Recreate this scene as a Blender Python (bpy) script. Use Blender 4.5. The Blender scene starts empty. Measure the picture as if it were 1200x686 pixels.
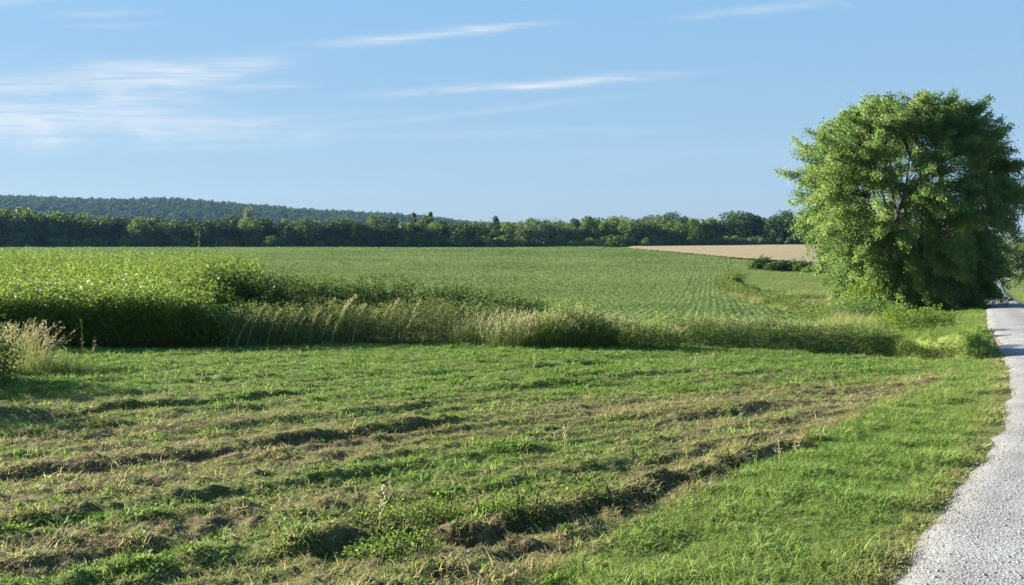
import bpy, math, random
import numpy as np
from mathutils import Vector

# ------------------------------------------------------------------ camera, sky, sun, exposure
SC = bpy.context.scene
COL = SC.collection
EYE = 1.9
F = 1100.0            # focal length in photo pixels (photo is 1200 wide)
HZ = 280.0            # photo row of eye level
R = math.radians
SUN_B, SUN_E = R(-63), R(16)

cam_d = bpy.data.cameras.new('camera')
cam = bpy.data.objects.new('camera', cam_d); COL.objects.link(cam)
cam.location = (0, 0, EYE); cam.rotation_euler = (R(90), 0, 0)
cam_d.sensor_width = 36; cam_d.lens = F / 1200 * 36
cam_d.shift_y = -63 / 1200
cam_d.clip_start = 0.05; cam_d.clip_end = 30000
SC.camera = cam

SC.view_settings.view_transform = 'Standard'
SC.view_settings.look = 'None'
SC.view_settings.gamma = 1
SC.view_settings.use_curve_mapping = False
SC.view_settings.exposure = 2.2
SC.render.engine = 'CYCLES'
SC.cycles.max_bounces = 8
SC.cycles.diffuse_bounces = 3
SC.cycles.transmission_bounces = 4
SC.cycles.volume_bounces = 0
SC.cycles.use_denoising = True
SC.cycles.use_adaptive_sampling = False

world = bpy.data.worlds.new('World'); SC.world = world
world.use_nodes = True
wn = world.node_tree; wn.nodes.clear(); WN = wn.nodes; WL = wn.links
SKY_S = 0.05
def wm(op, a, b=None, c=None, clamp=False):
    n = WN.new('ShaderNodeMath'); n.operation = op; n.use_clamp = clamp
    for i, v in enumerate((a, b, c)):
        if v is None: continue
        if isinstance(v, (int, float)): n.inputs[i].default_value = v
        else: WL.new(v, n.inputs[i])
    return n.outputs[0]
sky = WN.new('ShaderNodeTexSky'); sky.sky_type = 'NISHITA'; sky.sun_disc = False
sky.sun_elevation = SUN_E; sky.sun_rotation = SUN_B
sky.altitude = 200; sky.air_density = 1.0; sky.dust_density = 0.35; sky.ozone_density = 3.0
tc = WN.new('ShaderNodeTexCoord')
sep = WN.new('ShaderNodeSeparateXYZ'); WL.new(tc.outputs['Generated'], sep.inputs[0])
ay = wm('MAXIMUM', wm('ABSOLUTE', sep.outputs[1]), 0.02)
U = wm('DIVIDE', sep.outputs[0], ay)      # tangent of the bearing
V = wm('DIVIDE', sep.outputs[2], ay)      # tangent of the elevation
# high cirrus: streaks (bearing, elevation, half length, half width, slope, strength)
def streak(px, row, L, W, slope, amt, tex):
    u0, v0 = (px - 600) / F, (HZ - row) / F
    c, s = math.cos(slope), math.sin(slope)
    du = wm('SUBTRACT', U, u0); dv = wm('SUBTRACT', V, v0)
    a = wm('ADD', wm('MULTIPLY', du, c * F / L), wm('MULTIPLY', dv, s * F / L))
    b = wm('ADD', wm('MULTIPLY', du, -s * F / W), wm('MULTIPLY', dv, c * F / W))
    b = wm('ADD', b, wm('MULTIPLY', wm('SUBTRACT', tex[1], 0.5), 3.4))
    r2 = wm('ADD', wm('POWER', wm('ABSOLUTE', a), 3.0), wm('MULTIPLY', b, b))
    g = wm('EXPONENT', wm('MULTIPLY', r2, -1.0))
    return wm('MULTIPLY', g, amt)
comb = WN.new('ShaderNodeCombineXYZ'); WL.new(U, comb.inputs[0]); WL.new(V, comb.inputs[1])
mp = WN.new('ShaderNodeMapping'); mp.inputs['Scale'].default_value = (11, 230, 1); mp.inputs['Rotation'].default_value = (0, 0, R(-7))
WL.new(comb.outputs[0], mp.inputs[0])
nz1 = WN.new('ShaderNodeTexNoise'); nz1.inputs['Scale'].default_value = 1.0; nz1.inputs['Detail'].default_value = 8; nz1.inputs['Roughness'].default_value = 0.68; nz1.inputs['Distortion'].default_value = .35
WL.new(mp.outputs[0], nz1.inputs['Vector'])
mp2 = WN.new('ShaderNodeMapping'); mp2.inputs['Scale'].default_value = (9, 34, 1); mp2.inputs['Rotation'].default_value = (0, 0, R(-5))
WL.new(comb.outputs[0], mp2.inputs[0])
nz2 = WN.new('ShaderNodeTexNoise'); nz2.inputs['Scale'].default_value = 1.0; nz2.inputs['Detail'].default_value = 5
WL.new(mp2.outputs[0], nz2.inputs['Vector'])
TEX = (nz1.outputs[0], nz2.outputs[0])
tot = None
for st in [(640, 98, 150, 5.0, .075, .95), (560, 104, 150, 4, .05, .35), (480, 43, 130, 5, .09, .85), (590, 30, 60, 3.2, .03, .7),
           (560, 132, 190, 5, .11, .35), (60, 108, 180, 26, .03, 1.0), (100, 150, 200, 16, .01, .7), (330, 140, 120, 5, .06, .4), (210, 77, 120, 8, .06, .95), (190, 95, 120, 7, .09, .75),
           (40, 140, 190, 11, .0, .8), (305, 102, 45, 4, .05, .75), (120, 16, 60, 5, .02, .45), (130, 30, 55, 3, .02, .4),
           (890, 11, 90, 4.5, .11, .6), (600, 156, 180, 6, .02, .25), (150, 155, 220, 12, .0, .45), (230, 173, 90, 5, .02, .35), (900, 180, 300, 20, .0, .12), (20, 2, 60, 5, .0, .4), (990, 6, 12, 3, -.3, .4)]:
    g = streak(*st, TEX)
    tot = g if tot is None else wm('ADD', tot, g)
wisp = wm('MULTIPLY', tot, wm('ADD', wm('MULTIPLY', TEX[0], 2.6), -0.62), clamp=True)
up = wm('GREATER_THAN', sep.outputs[2], 0.0)
wisp = wm('MULTIPLY', wisp, wm('ADD', wm('MULTIPLY', TEX[1], 2.4), -0.45), clamp=True)
wisp = wm('MULTIPLY', wm('MULTIPLY', wisp, up), 0.95)
bg = WN.new('ShaderNodeBackground'); bg.inputs['Strength'].default_value = SKY_S
# clear-air gradient by elevation, mixed with the Nishita sky
grad = WN.new('ShaderNodeValToRGB'); WL.new(sep.outputs[2], grad.inputs[0]); ge = grad.color_ramp.elements
while len(ge) < 5: ge.new(.5)
for i, (p, c) in enumerate(((0, (.119, .151, .184)), (.09, (.112, .170, .230)), (.25, (.088, .165, .253)), (.5, (.060, .125, .225)), (1, (.045, .100, .200)))):
    ge[i].position = p; ge[i].color = (*[q / SKY_S * .25 * .70 for q in c], 1)
gs = WN.new('ShaderNodeMix'); gs.data_type = 'RGBA'; gs.blend_type = 'MULTIPLY'; gs.inputs[0].default_value = 1; WL.new(grad.outputs[0], gs.inputs[6]); gs.inputs[7].default_value = (4, 4, 4, 1)
gm = WN.new('ShaderNodeMix'); gm.data_type = 'RGBA'; gm.inputs[0].default_value = .92; WL.new(sky.outputs[0], gm.inputs[6]); WL.new(gs.outputs[2], gm.inputs[7])
WL.new(gm.outputs[2], bg.inputs['Color'])
bgc = WN.new('ShaderNodeBackground'); bgc.inputs['Color'].default_value = (0.165, 0.181, 0.20, 1); bgc.inputs['Strength'].default_value = 1.0
mxs = WN.new('ShaderNodeMixShader'); WL.new(wisp, mxs.inputs[0]); WL.new(bg.outputs[0], mxs.inputs[1]); WL.new(bgc.outputs[0], mxs.inputs[2])
wo = WN.new('ShaderNodeOutputWorld'); WL.new(mxs.outputs[0], wo.inputs[0])

SUNDIR = Vector((math.cos(SUN_E) * math.sin(SUN_B), math.cos(SUN_E) * math.cos(SUN_B), math.sin(SUN_E)))
sd = bpy.data.lights.new('sun', 'SUN'); sd.energy = 5.0; sd.angle = R(0.6); sd.color = (1.0, 0.92, 0.76)
so = bpy.data.objects.new('sun', sd); COL.objects.link(so)
so.rotation_euler = SUNDIR.to_track_quat('Z', 'Y').to_euler(); so.location = SUNDIR * 200

# ------------------------------------------------------------------ helpers
rng = np.random.default_rng(7)
random.seed(7)

def tag(o, label=None, cat=None, group=None, kind=None):
    if label: o['label'] = label
    if cat: o['category'] = cat
    if group: o['group'] = group
    if kind: o['kind'] = kind
    return o
def link(o, parent=None):
    COL.objects.link(o)
    if parent is not None: o.parent = parent
    return o
def empty(name, loc, rz=0.0):
    o = bpy.data.objects.new(name, None); o.location = loc; o.rotation_euler = (0, 0, rz)
    o.empty_display_size = 0.2
    return link(o)

def _hash(ix, iy, seed):
    h = (ix.astype(np.int64) * 374761393 + iy.astype(np.int64) * 668265263 + seed * 1442695041) & 0xFFFFFFFF
    h = ((h ^ (h >> 13)) * 1274126177) & 0xFFFFFFFF
    return ((h ^ (h >> 16)) & 0xFFFF) / 65535.0
def vn(x, y, seed=0):
    x = np.asarray(x, float); y = np.asarray(y, float)
    ix = np.floor(x); iy = np.floor(y); fx = x - ix; fy = y - iy
    fx = fx * fx * fx * (fx * (fx * 6 - 15) + 10); fy = fy * fy * fy * (fy * (fy * 6 - 15) + 10)
    a = _hash(ix, iy, seed); b = _hash(ix + 1, iy, seed); c = _hash(ix, iy + 1, seed); d = _hash(ix + 1, iy + 1, seed)
    return a + (b - a) * fx + (c - a) * fy + (a - b - c + d) * fx * fy
def fbm(x, y, seed=0, oct=3):
    s = 0; amp = 0.5; n = 0
    for k in range(oct):
        s = s + amp * vn(np.asarray(x) * 2**k + 17.3 * k, np.asarray(y) * 2**k - 9.1 * k, seed + k); n += amp; amp *= 0.5
    return s / n
def sstep(a, b, x):
    t = np.clip((np.asarray(x, float) - a) / (b - a), 0, 1); return t * t * (3 - 2 * t)

def mesh_quads(name, v, q, mat, tint=None, smooth=False, attrs=None):
    me = bpy.data.meshes.new(name)
    v = np.asarray(v, np.float32); q = np.asarray(q, np.int32)
    k = q.shape[1]
    me.vertices.add(len(v)); me.vertices.foreach_set('co', v.ravel())
    me.loops.add(q.size); me.loops.foreach_set('vertex_index', q.ravel())
    me.polygons.add(len(q)); me.polygons.foreach_set('loop_start', np.arange(0, q.size, k, dtype=np.int32))
    me.polygons.foreach_set('loop_total', np.full(len(q), k, np.int32))
    if smooth: me.polygons.foreach_set('use_smooth', np.ones(len(q), bool))
    me.update(calc_edges=True)
    at = dict(attrs or {})
    if tint is not None: at['tint'] = tint
    for an, av in at.items():
        a = me.attributes.new(an, 'FLOAT', 'POINT'); a.data.foreach_set('value', np.asarray(av, np.float32))
    if mat: me.materials.append(mat)
    return me
def mesh_obj(name, v, q, mat, parent=None, **kw):
    o = bpy.data.objects.new(name, mesh_quads(name, v, q, mat, **kw))
    return link(o, parent)

def norm(a):
    return a / np.maximum(np.linalg.norm(a, axis=-1, keepdims=True), 1e-9)
def leaves(c, d, n, ln, w, fold=0.18):
    """leaf blades: base point, long axis, face normal, length, width -> verts, quads"""
    d = norm(d); s = norm(np.cross(d, n)); n = np.cross(s, d)
    ln = np.asarray(ln).reshape(-1, 1); w = np.asarray(w).reshape(-1, 1)
    m = c + d * ln * 0.48
    V_ = np.stack([c, m - s * w / 2 + n * w * fold, c + d * ln - n * ln * 0.12, m + s * w / 2 + n * w * fold], 1).reshape(-1, 3)
    Q = np.arange(len(c) * 4).reshape(-1, 4)
    return V_, Q
def rdir(n, zb=0.0):
    a = rng.normal(size=(n, 3)); a[:, 2] += zb
    return norm(a)
def tube(pts, rad, sides=7):
    pts = np.asarray(pts, float); rad = np.asarray(rad, float)
    t = norm(np.gradient(pts, axis=0)); ref = np.array([0.31, 0.9, 0.2])
    a = norm(np.cross(t, ref)); b = np.cross(t, a)
    th = np.linspace(0, 2 * np.pi, sides, endpoint=False)
    V_ = (pts[:, None] + rad[:, None, None] * (np.cos(th)[None, :, None] * a[:, None] + np.sin(th)[None, :, None] * b[:, None])).reshape(-1, 3)
    Q = []
    for i in range(len(pts) - 1):
        for j in range(sides):
            Q.append((i * sides + j, i * sides + (j + 1) % sides, (i + 1) * sides + (j + 1) % sides, (i + 1) * sides + j))
    return V_, np.array(Q)
class Acc:
    def __init__(s): s.v = []; s.q = []; s.t = []; s.n = 0
    def add(s, v, q, t=0.5):
        s.v.append(v); s.q.append(np.asarray(q) + s.n); s.n += len(v)
        s.t.append(np.full(len(v), t) if np.isscalar(t) else t)
    def get(s): return np.concatenate(s.v), np.concatenate(s.q), np.concatenate(s.t)
    def obj(s, name, mat, parent=None, smooth=False):
        v, q, t = s.get(); return mesh_obj(name, v, q, mat, parent, tint=t, smooth=smooth)

# ------------------------------------------------------------------ materials
def newmat(name):
    m = bpy.data.materials.new(name); m.use_nodes = True; m.node_tree.nodes.clear(); return m, m.node_tree.nodes, m.node_tree.links
def ramp(N, L, fac, stops):
    r = N.new('ShaderNodeValToRGB'); e = r.color_ramp.elements
    while len(e) < len(stops): e.new(0.5)
    for i, (p, c) in enumerate(stops): e[i].position = p; e[i].color = (*c, 1)
    L.new(fac, r.inputs[0]); return r.outputs[0]
def leaf_mat(name, stops, trans=0.35, rough=0.6, spec=0.08, instanced=False, tcol=1.25):
    m, N, L = newmat(name)
    a = N.new('ShaderNodeAttribute'); a.attribute_name = 'tint'
    fac = a.outputs['Fac']
    if instanced:
        b = N.new('ShaderNodeAttribute'); b.attribute_name = 'zone'; b.attribute_type = 'INSTANCER'
        s = N.new('ShaderNodeMath'); s.operation = 'MULTIPLY_ADD'; s.inputs[1].default_value = 0.35
        L.new(fac, s.inputs[0])
        s2 = N.new('ShaderNodeMath'); s2.operation = 'SUBTRACT'; L.new(b.outputs['Fac'], s2.inputs[0]); s2.inputs[1].default_value = 0.175
        L.new(s2.outputs[0], s.inputs[2]); s.use_clamp = True
        fac = s.outputs[0]
    c = ramp(N, L, fac, stops)
    p = N.new('ShaderNodeBsdfPrincipled'); p.inputs['Roughness'].default_value = rough; p.inputs['Specular IOR Level'].default_value = spec
    L.new(c, p.inputs['Base Color'])
    t = N.new('ShaderNodeBsdfTranslucent')
    g = N.new('ShaderNodeHueSaturation'); g.inputs['Value'].default_value = tcol; g.inputs['Hue'].default_value = 0.485
    L.new(c, g.inputs['Color']); L.new(g.outputs[0], t.inputs['Color'])
    x = N.new('ShaderNodeMixShader'); x.inputs[0].default_value = trans
    L.new(p.outputs[0], x.inputs[1]); L.new(t.outputs[0], x.inputs[2])
    o = N.new('ShaderNodeOutputMaterial'); L.new(x.outputs[0], o.inputs[0])
    return m
def bark_mat(name, c1, c2):
    m, N, L = newmat(name)
    t = N.new('ShaderNodeTexCoord'); mpn = N.new('ShaderNodeMapping'); mpn.inputs['Scale'].default_value = (9, 9, 1.6); L.new(t.outputs['Object'], mpn.inputs[0])
    n = N.new('ShaderNodeTexNoise'); n.inputs['Scale'].default_value = 2; n.inputs['Detail'].default_value = 6; L.new(mpn.outputs[0], n.inputs['Vector'])
    c = ramp(N, L, n.outputs[0], [(0.3, c1), (0.7, c2)])
    p = N.new('ShaderNodeBsdfPrincipled'); p.inputs['Roughness'].default_value = 0.9; L.new(c, p.inputs['Base Color'])
    b = N.new('ShaderNodeBump'); b.inputs['Strength'].default_value = 0.6; b.inputs['Distance'].default_value = 0.03; L.new(n.outputs[0], b.inputs['Height']); L.new(b.outputs[0], p.inputs['Normal'])
    o = N.new('ShaderNodeOutputMaterial'); L.new(p.outputs[0], o.inputs[0]); return m

M = {}
M['grass'] = leaf_mat('grass_blades', [(0.0, (0.090, 0.175, 0.034)), (0.35, (0.195, 0.310, 0.072)), (0.55, (0.230, 0.285, 0.080)), (0.78, (0.265, 0.255, 0.105)), (1.0, (0.36, 0.32, 0.165))], trans=.4, instanced=True)
M['weed'] = leaf_mat('weed_leaves', [(0.0, (0.070, 0.161, 0.030)), (0.5, (0.126, 0.238, 0.042)), (1.0, (0.224, 0.308, 0.060))], trans=.35, instanced=True)
M['crop'] = leaf_mat('crop_leaves', [(0.0, (0.130, 0.200, 0.062)), (0.5, (0.165, 0.246, 0.080)), (1.0, (0.215, 0.275, 0.095))], trans=.35, instanced=True)
M['tree'] = leaf_mat('tree_leaves', [(0.0, (0.072, 0.145, 0.036)), (0.5, (0.142, 0.235, 0.062)), (1.0, (0.245, 0.325, 0.11))], trans=.5)
M['wood_dark'] = leaf_mat('wood_leaves_dark', [(0.0, (.018, .046, .014)), (0.6, (.046, .088, .021)), (1.0, (.09, .13, .03))], trans=.2)
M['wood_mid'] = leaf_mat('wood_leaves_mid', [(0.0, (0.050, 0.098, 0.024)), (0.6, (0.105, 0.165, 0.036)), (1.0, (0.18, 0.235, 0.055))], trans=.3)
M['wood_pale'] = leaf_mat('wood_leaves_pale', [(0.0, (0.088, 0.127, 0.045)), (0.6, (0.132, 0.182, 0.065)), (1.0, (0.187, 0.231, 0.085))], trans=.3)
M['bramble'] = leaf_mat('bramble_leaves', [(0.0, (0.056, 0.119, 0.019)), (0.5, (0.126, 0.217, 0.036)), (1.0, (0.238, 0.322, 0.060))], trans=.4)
M['nettle'] = leaf_mat('nettle_leaves', [(0.0, (0.070, 0.130, 0.035)), (0.5, (0.110, 0.190, 0.052)), (1.0, (0.160, 0.240, 0.070))], trans=.3)
M['tallgrass'] = leaf_mat('tall_grass', [(0.0, (0.084, 0.144, 0.033)), (0.45, (0.168, 0.216, 0.061)), (0.75, (0.235, 0.235, 0.098)), (1.0, (0.36, 0.32, 0.17))], trans=.4)
M['weed_strip'] = leaf_mat('strip_leaves', [(0.0, (.045, .085, .022)), (0.5, (.13, .19, .050)), (1.0, (.22, .28, .090))], trans=.3)
M['straw'] = leaf_mat('straw', [(0.0, (.22, .215, .10)), (1.0, (.46, .43, .26))], trans=.3)
M['blossom'] = leaf_mat('blossom', [(0.0, (.62, .60, .55)), (1.0, (.80, .78, .76))], trans=.3)
M['bark'] = bark_mat('bark', (.045, .035, .025), (.14, .11, .08))

# ------------------------------------------------------------------ terrain
PXC = np.array([-400, 0, 300, 600, 850, 1000, 1100, 1165, 1300, 1700], float)
LD = np.array([3, 8, 13, 20, 25, 34, 45, 60, 90, 120, 150, 200, 260, 330, 420, 600, 6000], float)
def Zr(d, row): return EYE - (row - HZ) / F * d
ZT = {
    0:    [-.08, -.29, -.50, -.82, -1.05, -1.45, -1.75, -2.1, -2.6, -2.75, -2.7, -2.3, -1.9, -1.45, -1.0, -.5, 0],
    300:  [-.08, -.28, -.48, -.78, -1.00, -1.45, -1.9, -2.4, -3.1, -3.2, -3.05, -2.5, -2.0, -1.40, -1.0, -.5, 0],
    600:  [-.08, -.27, -.45, -.74, -.95, -1.40, -2.0, -2.8, -3.9, -4.0, -3.6, -3.1, -2.4, -1.45, -1.2, -.5, 0],
    850:  [-.07, -.27, -.45, -.78, -1.05, -1.6, -2.3, -3.1, -3.9, -3.8, -3.3, -2.4, -1.2, -.7, -.6, -.5, 0],
    1000: [-.07, -.28, -.48, -.86, -1.25, -1.65, -2.3, -3.2, -3.9, -3.8, -3.3, -2.3, -0.9, -.1, .2, .3, 0],
    1100: [-.07, -.28, -.48, -.88, -1.38, -1.55, -1.95, -2.75, -3.8, -4.3, -4.6, -4.4, -3.4, -2.0, -1, -.5, 0],
    1165: [-.07, -.28, -.46, -.73, -.92, -1.28, -1.72, -2.4, -3.5, -4.5, -5.2, -6.0, -6.0, -5, -4, -3, 0],
}
ZT[-400] = ZT[0]; ZT[1300] = ZT[1165]; ZT[1700] = ZT[1165]
_lz = np.linspace(math.log(2.0), math.log(6000), 260)
_px = np.linspace(-500, 1800, 231)
_tab = np.array([np.interp(_lz, np.log(LD), ZT[int(p)], left=-.04) for p in PXC])
_tab = np.array([np.interp(_px, PXC, _tab[:, j]) for j in range(len(_lz))]).T
def _sm(a, ax, s):
    k = np.exp(-0.5 * (np.arange(-3 * s, 3 * s + 1) / s) ** 2); k /= k.sum()
    return np.apply_along_axis(lambda m: np.convolve(np.pad(m, 3 * s, mode='edge'), k, 'valid'), ax, a)
_tab = _sm(_sm(_tab, 0, 4), 1, 3)
def zbase(x, y):
    x = np.asarray(x, float); y = np.asarray(y, float)
    r = np.maximum(np.hypot(x, y), 0.2)
    b = np.arctan2(x, y)
    w = sstep(R(110), R(50), np.abs(b))           # away from the view the land evens out
    px = np.clip(600 + F * np.tan(np.clip(b, -0.75, 0.75)), -490, 1790)
    d = np.clip(r * np.cos(np.clip(b, -0.75, 0.75)), 2.0, 5900)
    i = np.clip((px + 500) / 10.0, 0, 229.999); j = np.clip((np.log(d) - _lz[0]) / (_lz[1] - _lz[0]), 0, 258.999)
    i0 = i.astype(int); j0 = j.astype(int); fi = i - i0; fj = j - j0
    z = (_tab[i0, j0] * (1 - fi) + _tab[i0 + 1, j0] * fi) * (1 - fj) + (_tab[i0, j0 + 1] * (1 - fi) + _tab[i0 + 1, j0 + 1] * fi) * fj
    z0 = np.interp(np.log(r), np.log(LD), ZT[300])
    return z * w + z0 * (1 - w)
def at(px, row):
    """ground point seen at a photo pixel (base terrain)"""
    d = np.exp(np.linspace(math.log(3.2), math.log(900), 5000))
    x = (px - 600) / F * d
    below = zbase(x, d) - (EYE - (row - HZ) / F * d)
    k = np.argmax(below > 0) if (below > 0).any() else len(d) - 1
    return np.array([x[k], d[k]])
def atd(px, d): return np.array([(px - 600) / F * d, d])

def spline(P, step):
    P = np.asarray(P, float); out = []
    Q = np.vstack([2 * P[0] - P[1], P, 2 * P[-1] - P[-2]])
    for i in range(1, len(Q) - 2):
        n = max(2, int(np.linalg.norm(Q[i + 1] - Q[i]) / step))
        for t in np.linspace(0, 1, n, endpoint=False):
            out.append(0.5 * ((2 * Q[i]) + (-Q[i - 1] + Q[i + 1]) * t + (2 * Q[i - 1] - 5 * Q[i] + 4 * Q[i + 1] - Q[i + 2]) * t * t + (-Q[i - 1] + 3 * Q[i] - 3 * Q[i + 1] + Q[i + 2]) * t ** 3))
    out.append(P[-1]); return np.array(out)
# left edge of the gravel path, measured on the ground
PE = [at(*p) for p in [(1022, 686), (1062, 652), (1112, 612), (1152, 572), (1180, 525), (1193, 485), (1192, 455), (1186, 430), (1174, 405), (1163, 383)]]
PE += [atd(1160, 52), atd(1157, 80), atd(1157, 112), atd(1163, 150), atd(1185, 190)]
PE = [PE[0] - np.array([3.2, 10.5]), PE[0] - np.array([1.0, 3.0])] + PE
PATH_L = spline(PE, 0.35)
PATH_L = np.stack([_sm(PATH_L[:, 0], 0, 6), _sm(PATH_L[:, 1], 0, 6)], 1)
PATH_L[:, 0] -= .20
_t = norm(np.gradient(PATH_L, axis=0)); _nr = np.stack([_t[:, 1], -_t[:, 0]], 1)
PATH_W = 2.7
PATH_R = PATH_L + _nr * (PATH_W * np.interp(PATH_L[:, 1], [30, 110], [1, .78]))[:, None]
PATH_C = (PATH_L + PATH_R) / 2
def path_x(y): return np.interp(y, PATH_L[:, 1], PATH_L[:, 0])
def dist_poly(x, y, P, chunk=20000):
    x = np.ravel(x); y = np.ravel(y); out = np.empty(len(x)); side = np.empty(len(x))
    A = P[:-1]; D = P[1:] - P[:-1]; LL = np.maximum((D ** 2).sum(1), 1e-9)
    for s in range(0, len(x), chunk):
        X = x[s:s + chunk, None] - A[:, 0]; Y = y[s:s + chunk, None] - A[:, 1]
        t = np.clip((X * D[:, 0] + Y * D[:, 1]) / LL, 0, 1)
        ex = X - t * D[:, 0]; ey = Y - t * D[:, 1]; dd = ex * ex + ey * ey
        k = dd.argmin(1); i = np.arange(len(k))
        out[s:s + chunk] = np.sqrt(dd[i, k]); side[s:s + chunk] = np.sign(D[k, 0] * ey[i, k] - D[k, 1] * ex[i, k])
    return out, side      # side +1 = left of the line
_pc = PATH_C[::3]
def path_d(x, y):      # distance outside the path edge (negative on it)
    return dist_poly(x, y, _pc)[0] - PATH_W / 2
# verge border (mown grass | green verge)
VG = np.array([at(*p) for p in [(540, 720), (620, 686), (710, 638), (800, 590), (880, 548), (960, 512), (1030, 481), (1090, 455), (1140, 432)]])
VG = np.vstack([VG[0] - (VG[2] - VG[0]) * 3, VG])
def verge_x(y): return np.interp(y, VG[:, 1], VG[:, 0])
# base line of the hedgerow strip
STP = np.array([(-400, 414), (0, 412), (130, 413), (250, 410), (400, 405), (600, 403), (760, 404), (900, 411), (1050, 420), (1130, 424), (1300, 424)], float)
STD = np.array([at(p, r)[1] for p, r in STP])
def strip_d(px): return np.interp(px, STP[:, 0], STD)
def pxof(x, y): return 600 + F * x / np.maximum(y, .3)
# furrows left by the mower / plough
FUR = [np.array([at(*p) for p in L_]) for L_ in (
    [(-70, 578), (0, 565), (90, 556), (180, 544), (304, 525), (380, 518), (446, 509), (540, 498)],
    [(380, 640), (462, 629), (567, 639), (633, 614), (733, 589), (800, 568), (900, 534), (950, 520)],
    [(470, 700), (560, 668), (650, 642), (720, 624)],
    [(-60, 505), (40, 494), (140, 478), (230, 474), (330, 464), (390, 461)],
    [(-60, 470), (60, 450), (160, 448), (280, 438)],
    [(90, 610), (200, 592), (330, 570), (420, 560)],
    [(-60, 640), (60, 622), (160, 606)])]
FURA = [.11, .24, .08, .15, .14, .03, .03]
MB = R(52); MC, MS = math.cos(MB), math.sin(MB)      # mowing bearing
def relief(x, y):
    shp = np.shape(x); x = np.ravel(x).astype(float); y = np.ravel(y).astype(float); z = np.zeros(len(x))
    near = (y > 1.0) & (y < 32) & (np.abs(x) < 40)
    if near.any():
        X = x[near]; Y = y[near]
        pd = path_d(X, Y); px = pxof(X, Y); sdp = strip_d(px)
        s = X * MS + Y * MC; t = X * MC - Y * MS
        mead = sstep(0.25, -0.4, X - verge_x(Y)) * sstep(1.0, -.5, Y - sdp)
        far = sstep(40, 18, Y)
        zz = mead * (0.085 * (vn(X / .11, Y / .11, 29) - .5) * sstep(12, 6, Y) + 0.11 * (fbm(s / 2.6, t / 0.50, 3, 3) - .5) + 0.065 * (fbm(X / .22, Y / .22, 9, 3) - .5) + .10 * (fbm(s / 5.5, t / .42, 13, 2) - .5) + .06 * (fbm(s / 4, t / 1.6, 14, 2) - .5))
        zz += (1 - mead) * (0.10 * (fbm(X / .8, Y / .8, 5, 3) - .5))
        rw = ((t + .30 * (fbm(s / 3.0, t / 2.0, 33, 2) - .5)) / .52) % 1.0
        gate = sstep(.22, .55, fbm(s / 3.6, t / .7, 35, 2))
        zz += mead * gate * (-.055 * np.exp(-((rw - .5) / .11) ** 2) + .035 * np.exp(-((rw - .74) / .12) ** 2))
        for P, A in zip(FUR, FURA):
            dd, sd_ = dist_poly(X, Y, P); w = vn(s * 1.3, t * 0.4, 21)
            sg = dd * sd_ + .22 * (vn(X * 3, Y * 3, 8) - .5) + .12 * (vn(X * 9, Y * 9, 18) - .5)
            zz += A * .85 * (.15 + 1.2 * (w if A < .2 else .35 + .5 * w)) * (-.8 * np.exp(-(sg / .10) ** 2) + .45 * np.exp(-((sg - .22) / .11) ** 2) * (sg > 0.0)) * np.maximum(sstep(.22, .5, w + .25 * vn(s * 4, t, 23)), .9 * (A > .2))
        # shoulder of the tall-grass bank on the right
        bk = sstep(690, 790, px) * sstep(-.1, .55, Y - sdp) * sstep(5.0, 2.0, Y - sdp) * .72
        zz += bk
        z[near] = zz * sstep(0.05, .7, pd) * far + 0
        z[near] -= .0 
    return z.reshape(shp)
def ground(x, y):
    return zbase(x, y) + relief(x, y)
def g1(p): return float(ground(np.array([p[0]]), np.array([p[1]]))[0])

# zone outlines (x, y polygons)
def inpoly(x, y, P):
    c = np.zeros(np.shape(x), bool); n = len(P)
    for i in range(n):
        x1, y1 = P[i]; x2, y2 = P[(i + 1) % n]
        if y1 == y2: continue
        k = ((y1 > y) != (y2 > y)) & (x < (x2 - x1) * (y - y1) / (y2 - y1) + x1)
        c ^= k
    return c
B_LINE = [at(*p) for p in [(982, 385), (933, 369), (890, 358), (850, 345), (836, 334), (852, 324)]]
CROP = [(-160, 36), atd(-100, 44), atd(330, 38), atd(640, 31), atd(800, 30), at(930, 391)] + B_LINE + [atd(856, 205), atd(800, 232), atd(735, 300), atd(700, 340), atd(560, 345), atd(300, 345), atd(-250, 345)]
WHEAT = [atd(735, 300), atd(800, 234), atd(867, 196), atd(942, 176), atd(1000, 168), atd(1120, 205), atd(1100, 330), atd(940, 330), atd(840, 330), atd(740, 338)]

# ground as one polar sheet, finest near the camera
def geo(a, b, k): 
    n = max(2, int(math.log(b / a) / k)); return list(np.exp(np.linspace(math.log(a), math.log(b), n, endpoint=False)))
radii = np.array(geo(.5, 3.5, .06) + geo(3.5, 30, .0085) + geo(30, 400, .017) + geo(400, 3500, .07) + [3500.])
angs = np.concatenate([np.linspace(-180, -44, 60, endpoint=False), np.linspace(-44, 40, 590, endpoint=False), np.linspace(40, 180, 60, endpoint=False)]) * math.pi / 180
RR, AA = np.meshgrid(radii, angs, indexing='ij')
GX, GY = RR * np.sin(AA), RR * np.cos(AA)
GZ = ground(GX, GY)
nr, na = GX.shape
ii, jj = np.meshgrid(np.arange(nr - 1), np.arange(na), indexing='ij')
q = np.stack([ii * na + jj, ii * na + (jj + 1) % na, (ii + 1) * na + (jj + 1) % na, (ii + 1) * na + jj], -1).reshape(-1, 4)[:, ::-1]
GV = np.stack([GX.ravel(), GY.ravel(), GZ.ravel()], 1)
vc = np.vstack([GV, [[0, 0, -.03]]])
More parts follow.
